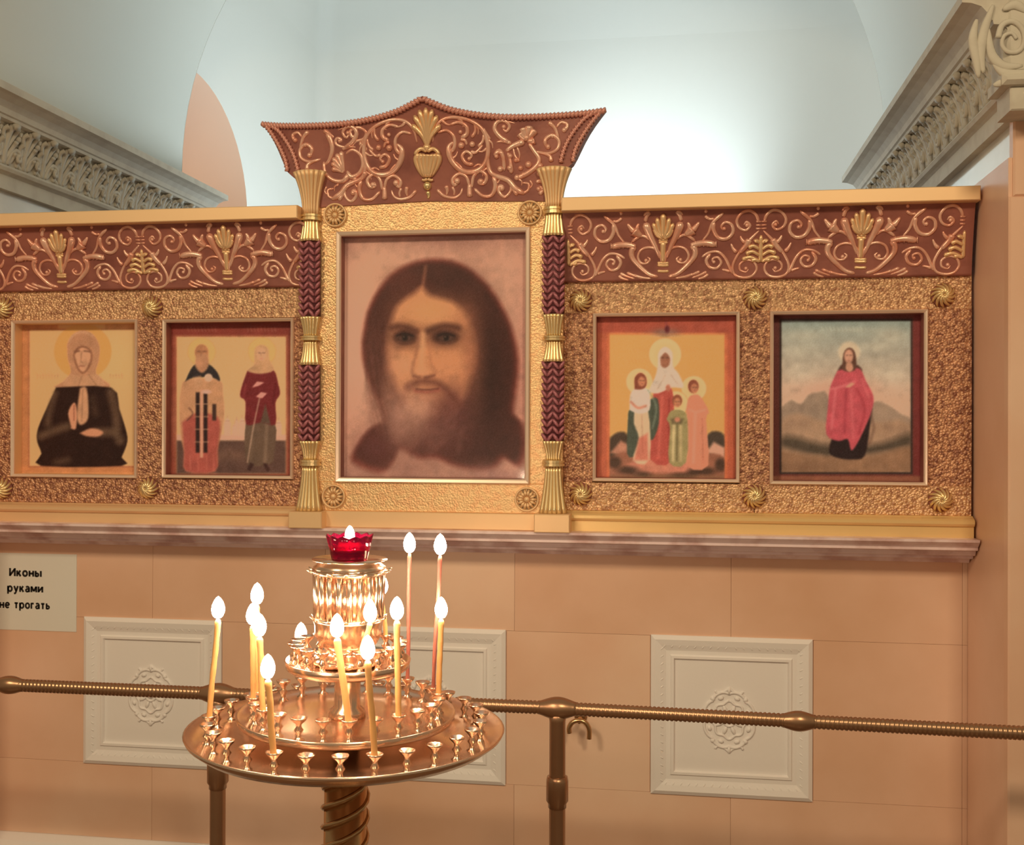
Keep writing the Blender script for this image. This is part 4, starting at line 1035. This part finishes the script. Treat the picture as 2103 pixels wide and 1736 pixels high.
def paint3(c):
    c.fill((178, 86, 50)); c.rect(1226, 640, 1512, 684, (160, 72, 48), 5); c.rect(1249, 684, 1491, 990, (190, 104, 58)); c.rect(1252, 687, 1488, 990, (214, 150, 78)); c.glow(1300, 720, 60, 60, (220, 158, 84), .5)
    c.glow(1366, 684, 30, 8, (126, 92, 70), .8); c.ell(1370, 676, 5, 8, (90, 34, 32), 2); c.ell(1368, 664, 3, 4, (140, 60, 46), 1.5)
    for x in range(1300, 1336, 7): c.line([(x, 716), (x + 3, 722)], 1.2, (190, 124, 66), .8, .7)
    for x in range(1395, 1426, 7): c.line([(x, 716), (x + 3, 722)], 1.2, (190, 124, 66), .8, .7)
    for x in range(1290, 1330, 7): c.line([(x, 738), (x + 3, 744)], 1.2, (190, 124, 66), .8, .7)
    c.poly([(1252, 900), (1268, 888), (1288, 892), (1296, 940), (1252, 950)], (70, 50, 34), 3); c.poly([(1254, 930), (1275, 905), (1292, 915), (1292, 940)], (170, 108, 76), 3)
    c.poly([(1448, 900), (1462, 886), (1488, 894), (1488, 950), (1450, 950)], (72, 54, 38), 3); c.poly([(1450, 930), (1466, 908), (1488, 920), (1488, 944)], (196, 136, 100), 3)
    c.poly([(1252, 940), (1300, 925), (1440, 930), (1488, 940), (1488, 990), (1252, 990)], (142, 84, 56), 3); c.poly([(1285, 955), (1330, 938), (1420, 940), (1450, 958), (1400, 972), (1310, 968)], (188, 110, 78), 4)
    for x, y, rx, ry in ((1262, 950, 14, 12), (1290, 966, 22, 8), (1320, 976, 16, 6), (1480, 955, 12, 14), (1450, 968, 20, 8), (1400, 978, 24, 7), (1425, 970, 14, 8)): c.ell(x, y, rx, ry, (62, 42, 28), 4, .85)
    c.rect(1252, 976, 1488, 990, (120, 84, 50), 3, .5)
    for x, y, r in ((1366, 728, 33), (1313, 784, 27), (1425, 798, 25.5), (1388, 829, 25)):
        c.ell(x, y, r + 1.2, r + 1.2, (200, 132, 70)); c.ell(x, y, r, r, (248, 204, 130)); c.ell(x, y, r * .6, r * .6, (236, 186, 112), 6, .6)
    c.poly([(1342, 806), (1375, 794), (1384, 830), (1382, 944), (1336, 944), (1338, 850)], (168, 70, 52)); c.line([(1360, 815), (1352, 940)], 5, (196, 96, 72), 3, .7); c.line([(1374, 820), (1374, 940)], 4, (130, 46, 36), 2, .7)
    c.poly([(1330, 806), (1345, 775), (1351, 750), (1352, 724), (1366, 712), (1381, 724), (1382, 752), (1394, 768), (1404, 796), (1380, 796), (1352, 808)], (204, 170, 134)); c.line([(1366, 772), (1350, 800)], 2, (170, 132, 100), 1.5, .8); c.line([(1378, 770), (1392, 790)], 2, (170, 132, 100), 1.5, .8)
    c.poly([(1356, 735), (1366, 724), (1376, 735), (1374, 750), (1365, 756), (1357, 750)], (146, 88, 58), 1.5); c.line([(1359, 735), (1363, 735)], 1.6, (86, 48, 34)); c.line([(1368, 735), (1373, 735)], 1.6, (86, 48, 34)); c.ell(1372, 797, 5, 7, (168, 96, 66), 1.5)
    c.poly([(1290, 848), (1300, 830), (1330, 822), (1351, 820), (1353, 870), (1340, 904), (1326, 900), (1306, 934), (1288, 932)], (72, 70, 50)); c.poly([(1304, 838), (1330, 838), (1334, 944), (1300, 946), (1312, 900), (1302, 870)], (206, 164, 116), 1.6); c.line([(1318, 850), (1320, 930)], 3, (160, 112, 78), 2, .7); c.poly([(1312, 900), (1330, 890), (1332, 946), (1302, 946)], (182, 84, 60), 3, .75)
    c.poly([(1293, 842), (1294, 812), (1304, 798), (1322, 796), (1334, 806), (1334, 842), (1312, 850)], (206, 172, 138)); c.line([(1296, 826), (1310, 838), (1326, 834)], 5, (190, 118, 84), 1.5); c.line([(1330, 800), (1348, 836), (1340, 880)], 4, (130, 128, 96), 2, .6)
    c.poly([(1303, 800), (1303, 776), (1315, 765), (1327, 774), (1328, 792), (1318, 800)], (126, 62, 40), 1.2); c.ell(1318, 784, 7.5, 10, (178, 108, 70), 1.4)
    c.poly([(1409, 842), (1414, 818), (1424, 811), (1438, 814), (1456, 846), (1450, 862), (1454, 956), (1411, 956), (1412, 880)], (206, 124, 86)); c.line([(1428, 850), (1424, 950)], 5, (228, 156, 116), 3, .7); c.line([(1442, 860), (1444, 950)], 3, (170, 92, 62), 2, .7); c.line([(1416, 842), (1430, 846), (1448, 842)], 4, (226, 150, 110), 1.5, .8)
    c.ell(1424, 794, 11.5, 14.5, (124, 62, 40), 1.2); c.ell(1426, 798, 7.5, 10, (176, 106, 68), 1.4)
    c.poly([(1369, 862), (1378, 844), (1400, 842), (1412, 862), (1409, 950), (1374, 950), (1376, 880)], (146, 122, 72)); c.line([(1384, 868), (1382, 946)], 5, (214, 178, 118), 2.5, .8); c.line([(1398, 868), (1398, 946)], 5, (196, 160, 104), 2.5, .7); c.line([(1391, 866), (1390, 946)], 3, (92, 72, 42), 1.5, .7); c.poly([(1377, 860), (1404, 860), (1400, 872), (1380, 872)], (108, 86, 52), 2); c.ell(1391, 862, 6, 5, (190, 116, 80), 1.4)
    c.ell(1391, 823, 10.5, 13, (130, 68, 42), 1.2); c.ell(1391, 827, 7, 9.5, (180, 110, 70), 1.4)
    for x, y in ((1318, 783), (1426, 797), (1391, 826)):
        c.line([(x - 4, y - 1), (x - 1, y - 1)], 1.3, (84, 44, 32)); c.line([(x + 2, y - 1), (x + 5, y - 1)], 1.3, (84, 44, 32)); c.line([(x - 1.5, y + 5), (x + 2.5, y + 5)], 1.1, (130, 64, 48))
    c.outside(1252, 640, 1488, 990, (186, 94, 54)); c.outside(1246, 640, 1494, 990, (172, 82, 50)); c.rect(1226, 640, 1512, 684, (158, 70, 46), 4); c.rect(1252, 684, 1488, 688, (196, 112, 60), 1.5)
    c.glow(1366, 682, 26, 8, (126, 92, 70), .8); c.ell(1370, 676, 5, 8, (90, 34, 32), 2); c.ell(1368, 664, 3, 4, (140, 60, 46), 1.5)
    c.C = c.C * np.array((.95, .93, .93))
def paint4(c):
    c.fill((104, 50, 38)); c.rect(1873, 640, 1900, 1000, (112, 46, 38)); c.rect(1585, 976, 1900, 1000, (140, 80, 54)); c.rect(1600, 654, 1874, 975, (58, 40, 32)); c.rect(1604, 658, 1871, 971, (160, 150, 124))
    t = np.clip((c.py - 660) / 160, 0, 1)[..., None]; sky = (1 - t) * np.array((142, 144, 124)) + t * np.array((212, 164, 128))
    msk = ((c.px > 1605) & (c.px < 1870) & (c.py > 659) & (c.py < 970))[..., None]; c.C = np.where(msk, sky, c.C)
    for x, y, rx, ry, al in ((1650, 690, 46, 12, .5), (1640, 720, 34, 14, .5), (1830, 690, 34, 16, .6), (1800, 712, 40, 10, .5), (1830, 770, 40, 26, .5), (1640, 770, 36, 24, .4), (1750, 678, 50, 6, .3)): c.glow(x, y, rx, ry, (206, 184, 150), al)
    c.glow(1720, 800, 90, 22, (220, 152, 118), .6)
    for x in range(1688, 1780, 8): c.line([(x, 672), (x + 3, 679)], 1.4, (186, 178, 148), .8, .8)
    c.poly([(1606, 835), (1625, 822), (1645, 830), (1660, 812), (1680, 806), (1700, 812), (1720, 900), (1606, 905)], (150, 118, 92), 3); c.poly([(1780, 840), (1800, 824), (1830, 836), (1850, 850), (1870, 862), (1870, 905), (1770, 905)], (160, 126, 98), 3)
    c.poly([(1606, 862), (1640, 850), (1700, 868), (1780, 870), (1870, 870), (1870, 970), (1606, 970)], (172, 128, 94), 6); c.glow(1640, 870, 30, 14, (136, 100, 74), .5); c.glow(1830, 880, 30, 10, (136, 100, 74), .4)
    c.poly([(1606, 898), (1630, 896), (1690, 912), (1790, 914), (1850, 896), (1870, 892), (1870, 916), (1800, 932), (1700, 940), (1606, 918)], (66, 52, 38), 9, .85); c.poly([(1606, 925), (1700, 938), (1800, 934), (1870, 918), (1870, 970), (1606, 970)], (146, 102, 70), 6); c.glow(1650, 960, 60, 14, (120, 82, 56), .6)
    c.ell(1744, 724, 22, 22, (222, 184, 142), 4, .8)
    c.poly([(1712, 890), (1702, 928), (1722, 941), (1752, 944), (1776, 936), (1786, 880), (1790, 830), (1760, 850)], (44, 28, 24), 2); c.line([(1788, 850), (1794, 880), (1786, 910)], 6, (110, 74, 54), 3, .6)
    c.poly([(1720, 762), (1730, 748), (1756, 748), (1770, 758), (1764, 770), (1724, 770)], (84, 50, 38), 2)
    c.poly([(1720, 762), (1740, 756), (1766, 758), (1778, 782), (1794, 815), (1790, 845), (1776, 880), (1760, 912), (1748, 925), (1741, 902), (1722, 906), (1697, 892), (1700, 840), (1704, 800), (1712, 778)], (190, 76, 76), 1.5)
    for a, w, col, al in (([(1738, 795), (1734, 890)], 5, (160, 54, 58), .7), ([(1716, 800), (1708, 880)], 5, (216, 110, 104), .6), ([(1760, 800), (1776, 840), (1764, 890)], 6, (164, 56, 58), .7), ([(1748, 800), (1752, 900)], 5, (214, 104, 98), .5), ([(1706, 800), (1735, 792), (1755, 784)], 4, (222, 120, 110), .7), ([(1770, 780), (1784, 815)], 4, (214, 106, 98), .6)): c.line(a, w, col, 2.5, al)
    c.poly([(1730, 760), (1732, 726), (1744, 714), (1756, 724), (1758, 756), (1744, 764)], (96, 58, 42), 1.5); c.ell(1743, 732, 9, 14, (206, 142, 108), 1.6); c.line([(1738, 730), (1741, 730)], 1.5, (110, 64, 48)); c.line([(1745, 730), (1749, 730)], 1.5, (110, 64, 48)); c.line([(1740, 741), (1746, 741)], 1.3, (160, 86, 70)); c.poly([(1738, 746), (1749, 746), (1752, 758), (1745, 764), (1737, 758)], (200, 136, 102), 1.5)
    c.poly([(1735, 796), (1748, 786), (1756, 788), (1746, 796)], (214, 142, 108), 1.2)
    c.outside(1605, 659, 1870, 970, (58, 40, 32)); c.outside(1601, 655, 1874, 974, (104, 50, 38)); c.rect(1876, 640, 1900, 1000, (116, 46, 38), 2); c.rect(1585, 978, 1900, 1000, (140, 80, 54), 2)
    c.C = c.C * np.array((.90, .88, .84))
def paint0(c):
    def z(x, y): return 650 + x / 2.59, 440 + y / 2.59
    def Z(p): return [z(*q) for q in p]
    K = 1 / 2.59
    def L(pts, w, col, soft, al): c.line(Z(pts), w * K, col, soft * K, al)
    def E(x, y, rx, ry, col, soft, al=1, rot=0): c.ell(*z(x, y), rx * K, ry * K, col, soft * K, al, rot)
    def G(x, y, rx, ry, col, al): c.glow(*z(x, y), rx * K, ry * K, col, al)
    c.fill((176, 120, 94)); G(620, 90, 900, 90, (134, 82, 66), .9); G(260, 380, 330, 250, (204, 146, 112), .9); G(1000, 420, 200, 300, (194, 136, 106), .8); G(180, 720, 200, 300, (230, 168, 134), .95); G(1095, 900, 60, 300, (186, 120, 96), .8); G(130, 130, 90, 160, (130, 78, 62), .6); G(140, 1300, 120, 200, (178, 120, 94), .8)
    G(300, 1400, 400, 120, (150, 100, 80), .8)
    hair = [(240, 680), (252, 590), (275, 500), (330, 395), (430, 295), (550, 246), (680, 240), (800, 280), (920, 385), (1005, 520), (1050, 640), (1075, 780), (1064, 930), (1050, 1060), (1098, 1120), (1112, 1250), (1080, 1345), (1000, 1300), (930, 1365), (760, 1350), (640, 1300), (540, 1300), (440, 1250), (400, 1330), (330, 1380), (190, 1320), (215, 1235), (280, 1150), (355, 1105), (325, 1000), (275, 880), (243, 770)]
    c.poly(Z(hair), (104, 42, 30), 16 * K)
    inner = [(625 + (x - 625) * .955, 720 + (y - 720) * .965) for x, y in hair]
    c.poly(Z(inner), (64, 27, 19), 16 * K)
    G(860, 900, 150, 420, (34, 14, 10), .8); G(470, 360, 120, 70, (80, 34, 24), .7); G(700, 350, 130, 60, (54, 22, 16), .6)
    L([(580, 280), (572, 340), (562, 395)], 12, (140, 82, 56), 10, .8)
    G(300, 800, 50, 200, (104, 62, 48), .6); G(360, 980, 50, 130, (132, 88, 68), .6)
    face = [(392, 590), (430, 490), (520, 420), (562, 392), (610, 440), (720, 468), (790, 530), (835, 640), (848, 740), (825, 860), (790, 980), (700, 1080), (560, 1090), (460, 990), (408, 870), (380, 740), (378, 650)]
    c.poly(Z(face), (188, 118, 76), 22 * K)
    G(600, 520, 130, 80, (208, 140, 88), .8); G(830, 760, 60, 260, (132, 74, 50), .75); G(400, 800, 50, 200, (166, 104, 74), .6); G(470, 800, 60, 70, (204, 138, 96), .6); G(690, 790, 80, 70, (196, 122, 80), .6); G(780, 560, 50, 80, (160, 96, 62), .5)
    for x, y, rx, ry in ((468, 650, 82, 62), (680, 648, 96, 60)):
        G(x, y, rx, ry, (58, 26, 18), .95); E(x + 5, y + 8, rx * .62, ry * .5, (40, 17, 13), 14, .9)
    L([(400, 604), (450, 596), (530, 622)], 26, (66, 30, 20), 16, .8); L([(595, 622), (680, 594), (755, 606)], 28, (60, 27, 18), 16, .8)
    for x in (470, 690):
        E(x, 660, 34, 14, (96, 60, 44), 8, .8); E(x, 658, 15, 15, (22, 10, 8), 5, .95); E(x - 5, 653, 3, 3, (150, 110, 84), 3, .8); L([(x - 42, 646), (x, 636), (x + 44, 648)], 7, (26, 12, 9), 5, .9); L([(x - 36, 678), (x, 684), (x + 38, 676)], 5, (120, 72, 50), 6, .6)
    L([(546, 650), (530, 740), (508, 830), (520, 856)], 12, (136, 80, 54), 12, .8); L([(566, 640), (562, 740), (556, 830)], 22, (214, 148, 100), 14, .8); L([(600, 690), (610, 790), (636, 842)], 10, (150, 88, 58), 12, .6)
    E(562, 838, 34, 24, (204, 136, 92), 16, .8); L([(515, 862), (545, 866)], 10, (104, 54, 38), 8, .8); L([(580, 870), (625, 858)], 12, (96, 48, 34), 8, .85)
    G(600, 1130, 230, 170, (98, 54, 44), .95); G(480, 1060, 110, 130, (168, 114, 88), .85); G(560, 1030, 70, 60, (188, 128, 98), .6); G(720, 1030, 90, 120, (92, 46, 38), .8); G(430, 1120, 60, 120, (140, 92, 74), .6)  # beard; paler left patches paint the pane's reflected haze into the colour
    L([(490, 920), (540, 892), (590, 890), (650, 905), (720, 965), (760, 1020)], 34, (92, 46, 34), 18, .8); L([(500, 915), (470, 950), (450, 1010)], 26, (140, 86, 64), 18, .6)
    L([(525, 940), (590, 946), (650, 936)], 14, (140, 66, 52), 10, .85); L([(530, 931), (590, 934), (648, 928)], 5, (70, 30, 24), 5, .9); E(585, 975, 40, 14, (176, 112, 84), 14, .6)
    for k in range(40):
        x = 440 + k * 9; y = 1040 + (k * 53 % 120); L([(x, y), (x - (x - 600) * .05, y + 60), (x - (x - 600) * .12, y + 130)], 9, (80, 42, 33) if k % 2 else (150, 100, 78), 12, .16)
    for k in range(30):
        x = 270 + (k * 71 % 90); L([(x, 520 + k * 8), (x - 16, 700 + k * 9), (x + 30, 900 + k * 10)], 6, (110, 58, 42) if k % 3 == 0 else (50, 20, 14), 9, .18)
    G(640, 1420, 300, 70, (158, 108, 86), .85); G(480, 1360, 90, 60, (140, 92, 74), .7); G(960, 1400, 140, 60, (150, 100, 84), .8); G(160, 1420, 140, 80, (164, 112, 90), .7); G(300, 1250, 90, 90, (88, 44, 38), .7)
    c.C = c.C * np.array((1.0, .97, .90))

icon(1, 'framed icon of a woman in a grey headscarf and dark robe, hands at her chest', YS, .0085, .030, GOLD, paint1)
icon(2, 'framed icon of two standing haloed figures, one in vestments and one in dark red', YS, .0085, .026, REDWOOD, paint2)
icon(0, 'large framed portrait icon of a bearded man with long dark hair', YC, .012, .026, REDWOOD, paint0, 1.5, GOLDP, True)
icon(3, 'framed icon of a veiled woman with three children, all with bright haloes', YS, .0085, .022, REDWOOD, paint3)
icon(4, 'framed icon of a figure in a pink-red cloak standing before mountains', YS, .0085, .030, REDWOOD, paint4)

# ------------------------------------------------------------------ brass railing
YR = 2.20; ZR = ZE - 0.570
rl = thing('railing', 'bronze railing with a ribbed handrail and ball joints in front of the parapet', 'railing', (0, YR, 0))
xj = [-2.15, P(20, 1406, YR).x, P(448, 1424, YR).x, P(1145, 1456, YR).x, P(1640, 1484, YR).x, 1.2]
def zr(x): return ZR - max(0, x + .25) * .011
for a, c in zip(xj, xj[1:]):
    n = int((c - a) / .0085); pts = []; rad = []
    for i in range(n * 3 + 1):
        x = a + (c - a) * i / (n * 3); pts.append((x, 0, zr(x))); rad.append((.0118, .0136, .0142)[i % 3])
    MB().tube(pts, rad, 12, (0, 0, 1)).build('ribbed_rail', BRONZE, rl)
for k, x in enumerate(xj):
    b = MB(); pts = []; rad = []
    for i in range(13):
        t = i / 12 * 2 - 1; pts.append((x + t * (.040 if k in (2, 3) else .032), 0, zr(x))); rad.append(.013 + (.010 if k in (2, 3) else .007) * math.cos(t * PI / 2) ** 1.3)
    b.tube(pts, rad, 16, (0, 0, 1)); b.build('ball_joint', BRONZE, rl)
    if k in (0, 2, 3, 5):
        b = MB(); zt_ = zr(x) - .006
        b.lathe([(.030, 0), (.030, .01), (.0165, .02), (.0165, zt_ - .20), (.0165, zt_ - .02), (.020, zt_)], 20, (x, 0, 0)); b.build('post', BRONZE, rl)
        b = MB(); b.lathe([(.0168, zt_ - .195), (.0185, zt_ - .194), (.0185, zt_ - .186), (.0225, zt_ - .180), (.0225, zt_ - .140), (.0210, zt_ - .132), (.0168, zt_ - .131)], 20, (x, 0, 0)); b.build('collar', BRONZE, rl)
# hook on the wall behind the rail
hk = thing('wall_hook', 'small brass hook bracket on the wall beside the railing post', 'hook', (P(1190, 1490, 2.74).x, YW, P(1190, 1492, 2.74).z))
b = MB(); sp = [(-.024, -.05, -.016), (-.025, -.05, -.002), (-.016, -.05, .012), (0, -.05, .017), (.016, -.05, .012), (.025, -.05, -.004), (.025, -.05, -.028)]
b.tube(spline(sp, 4), .0062, 8); b.build('hook_arch', BRASSD, hk)
b = MB(); b.tube([(0, -.048, .014), (0, -.02, .014), (0, .002, .014)], .006, 8); b.build('stem', BRASSD, hk)
b = MB(); b.tube([(0, -.003, .014), (0, .002, .014)], .016, 16); b.build('wall_plate', BRASSD, hk)

# ------------------------------------------------------------------ candle stand
YST = 1.70
SX = P(706, 1500, YST).x - .010
SZ0 = ZE - 0.485
st = thing('candle_stand', 'brass three-tier candle stand with a twisted column and rings of candle cups', 'candle stand', (SX, YST, 0))
st.rotation_euler = (math.radians(0.3), math.radians(0.9), 0)
def L(*p): return [(r, z) for r, z in p]
z1 = SZ0; z2 = ZE - .461; z3 = ZE - .378
MB().lathe([(.02, z1 - .024), (.06, z1 - .026), (.16, z1 - .024), (.234, z1 - .016), (.250, z1 - .004), (.253, z1 + .002), (.249, z1 + .003), (.236, z1 - .008), (.16, z1 - .014), (.03, z1 - .014)], 72).build('lower_tray', BRASS, st)
MB().lathe([(.02, z2 - .014), (.10, z2 - .015), (.160, z2 - .012), (.171, z2 - .008), (.174, z2 + .003), (.171, z2 + .004), (.165, z2 - .003), (.10, z2 - .006), (.02, z2 - .006)], 64).build('middle_tray', BRASS, st)
MB().lathe([(.02, z3 - .014), (.06, z3 - .015), (.092, z3 - .012), (.098, z3 - .008), (.1005, z3 + .004), (.098, z3 + .005), (.094, z3 - .002), (.05, z3 - .004), (.02, z3 - .004)], 48).build('upper_tray', BRASS, st)
MB().lathe([(.030, z1 - .014), (.030, z1 - .004), (.022, z1 + .0), (.020, z2 - .016)], 24).build('spindle', BRASS, st)
MB().lathe([(.030, z2 - .006), (.028, z2 + .006), (.021, z2 + .012), (.021, z3 - .022), (.030, z3 - .015)], 24).build('spindle', BRASS, st)
# crown holding the glass: bulb, fluted drum, leafy plate
ztop = ZE - .216
zc0 = z3 - .004
MB().lathe([(.050, zc0), (.058, zc0 + .006), (.052, zc0 + .012), (.038, zc0 + .016), (.032, zc0 + .022), (.040, zc0 + .030)], 40, lobes=10, amp=.05).build('petal_base', BRASS, st)
MB().lathe([(.036, zc0 + .026), (.046, zc0 + .034), (.053, zc0 + .048), (.054, zc0 + .064), (.056, zc0 + .070), (.056, zc0 + .074)], 40).build('bulb', BRASS, st)
b = MB(); zd0, zd1 = zc0 + .074, ztop - .020
b.lathe([(.049, zd0), (.0505, zd1)], 40)
for k in range(20):
    a = 2 * PI * k / 20; b.tube([(.050 * math.cos(a), .050 * math.sin(a), zd0), (.0515 * math.cos(a), .0515 * math.sin(a), (zd0 + zd1) / 2), (.0525 * math.cos(a), .0525 * math.sin(a), zd1)], .0058, 6)
b.build('fluted_drum', BRASS, st)
def leafring(z, r, n, name, ln=.012, dz=.004):
    b = MB(); b.lathe([(r - .004, z - .005), (r + .002, z - .004), (r + .003, z + .003), (r - .004, z + .004)], 40)
    for k in range(n):
        a = 2 * PI * k / n; c, s_ = math.cos(a), math.sin(a)
        b.tube([((r) * c, (r) * s_, z), ((r + ln * .6) * c, (r + ln * .6) * s_, z + dz * .2), ((r + ln) * c, (r + ln) * s_, z + dz)], [.005, .0045, .0018], 6, (0, 0, 1), .5)
    b.build(name, BRASS, st)
leafring(zd0, .053, 14, 'lower_leaf_ring', .009)
leafring(zd1 + .003, .056, 14, 'upper_leaf_ring', .012)
MB().lathe([(.02, zd1), (.055, zd1 + .003), (.058, zd1 + .010), (.050, zd1 + .016), (.046, ztop), (.060, ztop + .001), (.060, ztop + .003), (.02, ztop + .003)], 40).build('glass_plate', BRASS, st)
# twisted column
b = MB(); zc1 = z1 - .024
b.lathe([(.034, .10), (.034, zc1 - .03)], 32)
for k in range(3):
    pts = []
    for i in range(150):
        z_ = .12 + (zc1 - .05 - .12) * i / 149; a = 2 * PI * k / 3 + z_ * 2 * PI / .095 ; pts.append((.035 * math.cos(a), .035 * math.sin(a), z_))
    b.tube(pts, .0048, 6)
b.build('twisted_column', BRASSD, st)
b = MB(); b.lathe([(.036, zc1 - .032), (.044, zc1 - .026), (.040, zc1 - .020), (.052, zc1 - .012), (.062, zc1 - .008), (.062, zc1 - .001)], 32, lobes=16, amp=.02); b.build('column_capital', BRASSD, st)
MB().lathe([(.19, 0), (.19, .02), (.12, .05), (.06, .07), (.045, .12)], 40).build('foot', BRASSD, st)
# candle cups
cupm = MB(); cupm.lathe([(.008, 0), (.009, .003), (.0045, .006), (.0040, .012), (.0075, .017), (.0040, .022), (.0045, .026), (.0115, .033), (.0125, .036), (.0105, .036), (.0042, .030)], 14)
cup0 = None; SOCK = []
for ring, (R_, zz, n, ph) in enumerate(((.216, z1 - .013, 28, .035), (.147, z2 - .006, 24, .06), (.084, z3 - .004, 18, .17))):
    for k in range(n):
        a = -PI / 2 + 2 * PI * k / n + ph; p = Vector((R_ * math.cos(a), R_ * math.sin(a), zz))
        if cup0 is None: cup0 = cupm.build('candle_cup', BRASS, st, p)
        else: inst(cup0, p, st)
        SOCK.append((ring, p + Vector((0, 0, .030))))
bpy.context.view_layer.update()
MW = st.matrix_world.copy()
SOCK = [(r, MW @ p) for r, p in SOCK]

# candles: (flame px, cup px, ring, wax, radius, label)
CAND = [
 ((448, 1249), (430, 1485), 0, WAX, .0048, 'honey wax candle leaning at the rim of the lower tray, nearest the notice'),
 ((528, 1220), (528, 1425), 1, WAX, .0042, 'tallest honey candle of the tight cluster of three on the middle tray'),
 ((519, 1262), (522, 1440), 1, WAX, .0046, 'honey candle of the tight cluster of three, with its flame between the others'),
 ((533, 1286), (552, 1462), 1, WAX, .0050, 'leaning shortest candle of the tight cluster of three on the middle tray'),
 ((550, 1373), (555, 1552), 0, WAX, .0050, 'short honey candle in a front cup of the lower tray below the cluster of three'),
 ((618, 1299), (604, 1412), 1, WAXR, .0046, 'short reddish candle on the middle tray beside the upper tray'),
 ((692, 1288), (703, 1468), 1, WAX, .0054, 'honey candle rising in front of the fluted brass drum'),
 ((760, 1257), (758, 1352), 2, WAX, .0044, 'candle on the upper tray right beside the bulb under the drum'),
 ((755, 1334), (763, 1552), 0, WAX, .0050, 'long honey candle in a front cup of the lower tray near the spindle'),
 ((815, 1252), (812, 1445), 1, WAX, .0050, 'straight honey candle on the middle tray between the drum and the tallest red candle'),
 ((784, 1200), (779, 1318), 2, WAX, .0040, 'candle behind the fluted drum with its flame half hidden'),
 ((841, 1114), (853, 1388), 1, WAXR, .0036, 'very tall thin dark red candle with the highest flame'),
 ((904, 1118), (902, 1402), 1, WAXR, .0036, 'tall thin dark red candle behind a shorter honey candle'),
 ((906, 1249), (910, 1412), 1, WAX, .0050, 'honey candle at the rim of the middle tray overlapping a tall dark red one'),
]
def flame_mesh(h, r):
    b = MB(); prof = []
    for i in range(13):
        t = i / 12; prof.append((max(.0003, r * math.sin(PI * min(1, t ** .85)) ** .62 * (1 - .12 * t)), h * t))
    b.lathe(prof, 10); return b
used = set()
for (fx_, fy_), (bx_, by_), ring, wax, rad, lab in CAND:
    best = None
    for i, (r, p) in enumerate(SOCK):
        if r != ring or i in used: continue
        q = proj(*p); d = math.hypot(q[0] - bx_, (q[1] - by_) * 1.0)
        if best is None or d < best[0]: best = (d, i)
    used.add(best[1]); base = SOCK[best[1]][1]
    tip = P(fx_, fy_ + 24, base.y)        # top of the wax
    t = thing('candle', lab, 'candle', base, 'lit candles on the brass stand')
    v = tip - base
    side = Vector((random.uniform(-1, 1), random.uniform(-1, 1), 0)) * .0012
    pts = spline([(0, 0, -.004), tuple(v * .35 + side), tuple(v * .7 - side * .4), tuple(v)], 6)
    n = len(pts); MB().tube(pts, [rad * (.94 + .06 * math.sin(i * 1.7)) if i < n - 2 else rad * (1.08 if i == n - 2 else .75) for i in range(n)], 10).build('wax_stem', wax, t)
    MB().tube([v, v + Vector((.0005, 0, .008))], .0007, 5).build('wick', WICK, t)
    fl = flame_mesh(.036, .0112).build('flame', FLAME, t, v + Vector((0, 0, .001)))

# red glass oil lamp standing on the crown
base = MW @ Vector((0, 0, ztop + .003))
gl_ = thing('votive_lamp', 'ruby red scalloped glass lamp burning on top of the brass candle stand', 'oil lamp', base)
b = MB(); n = 48
def ringp(r, z, lob): return [(r * (1 + lob * math.cos(12 * 2 * PI * i / n)) * math.cos(2 * PI * i / n), r * (1 + lob * math.cos(12 * 2 * PI * i / n)) * math.sin(2 * PI * i / n), z + (lob * .05 * math.cos(12 * 2 * PI * i / n))) for i in range(n)]
b.rings([ringp(.0285, 0, 0), ringp(.0295, .002, 0), ringp(.033, .018, .02), ringp(.0375, .037, .04), ringp(.0355, .037, .04), ringp(.031, .018, .02), ringp(.027, .005, 0)])
b.build('glass_cup', RUBY, gl_)
MB().lathe([(.0001, .012), (.0285, .012), (.0285, .014), (.0001, .014)], 32).build('oil', OIL, gl_)
MB().tube([(0, 0, .012), (0, 0, .030)], .0014, 6).build('wick', WICK, gl_)
flame_mesh(.026, .0085).build('flame', FLAME, gl_, Vector((0, 0, .027)))
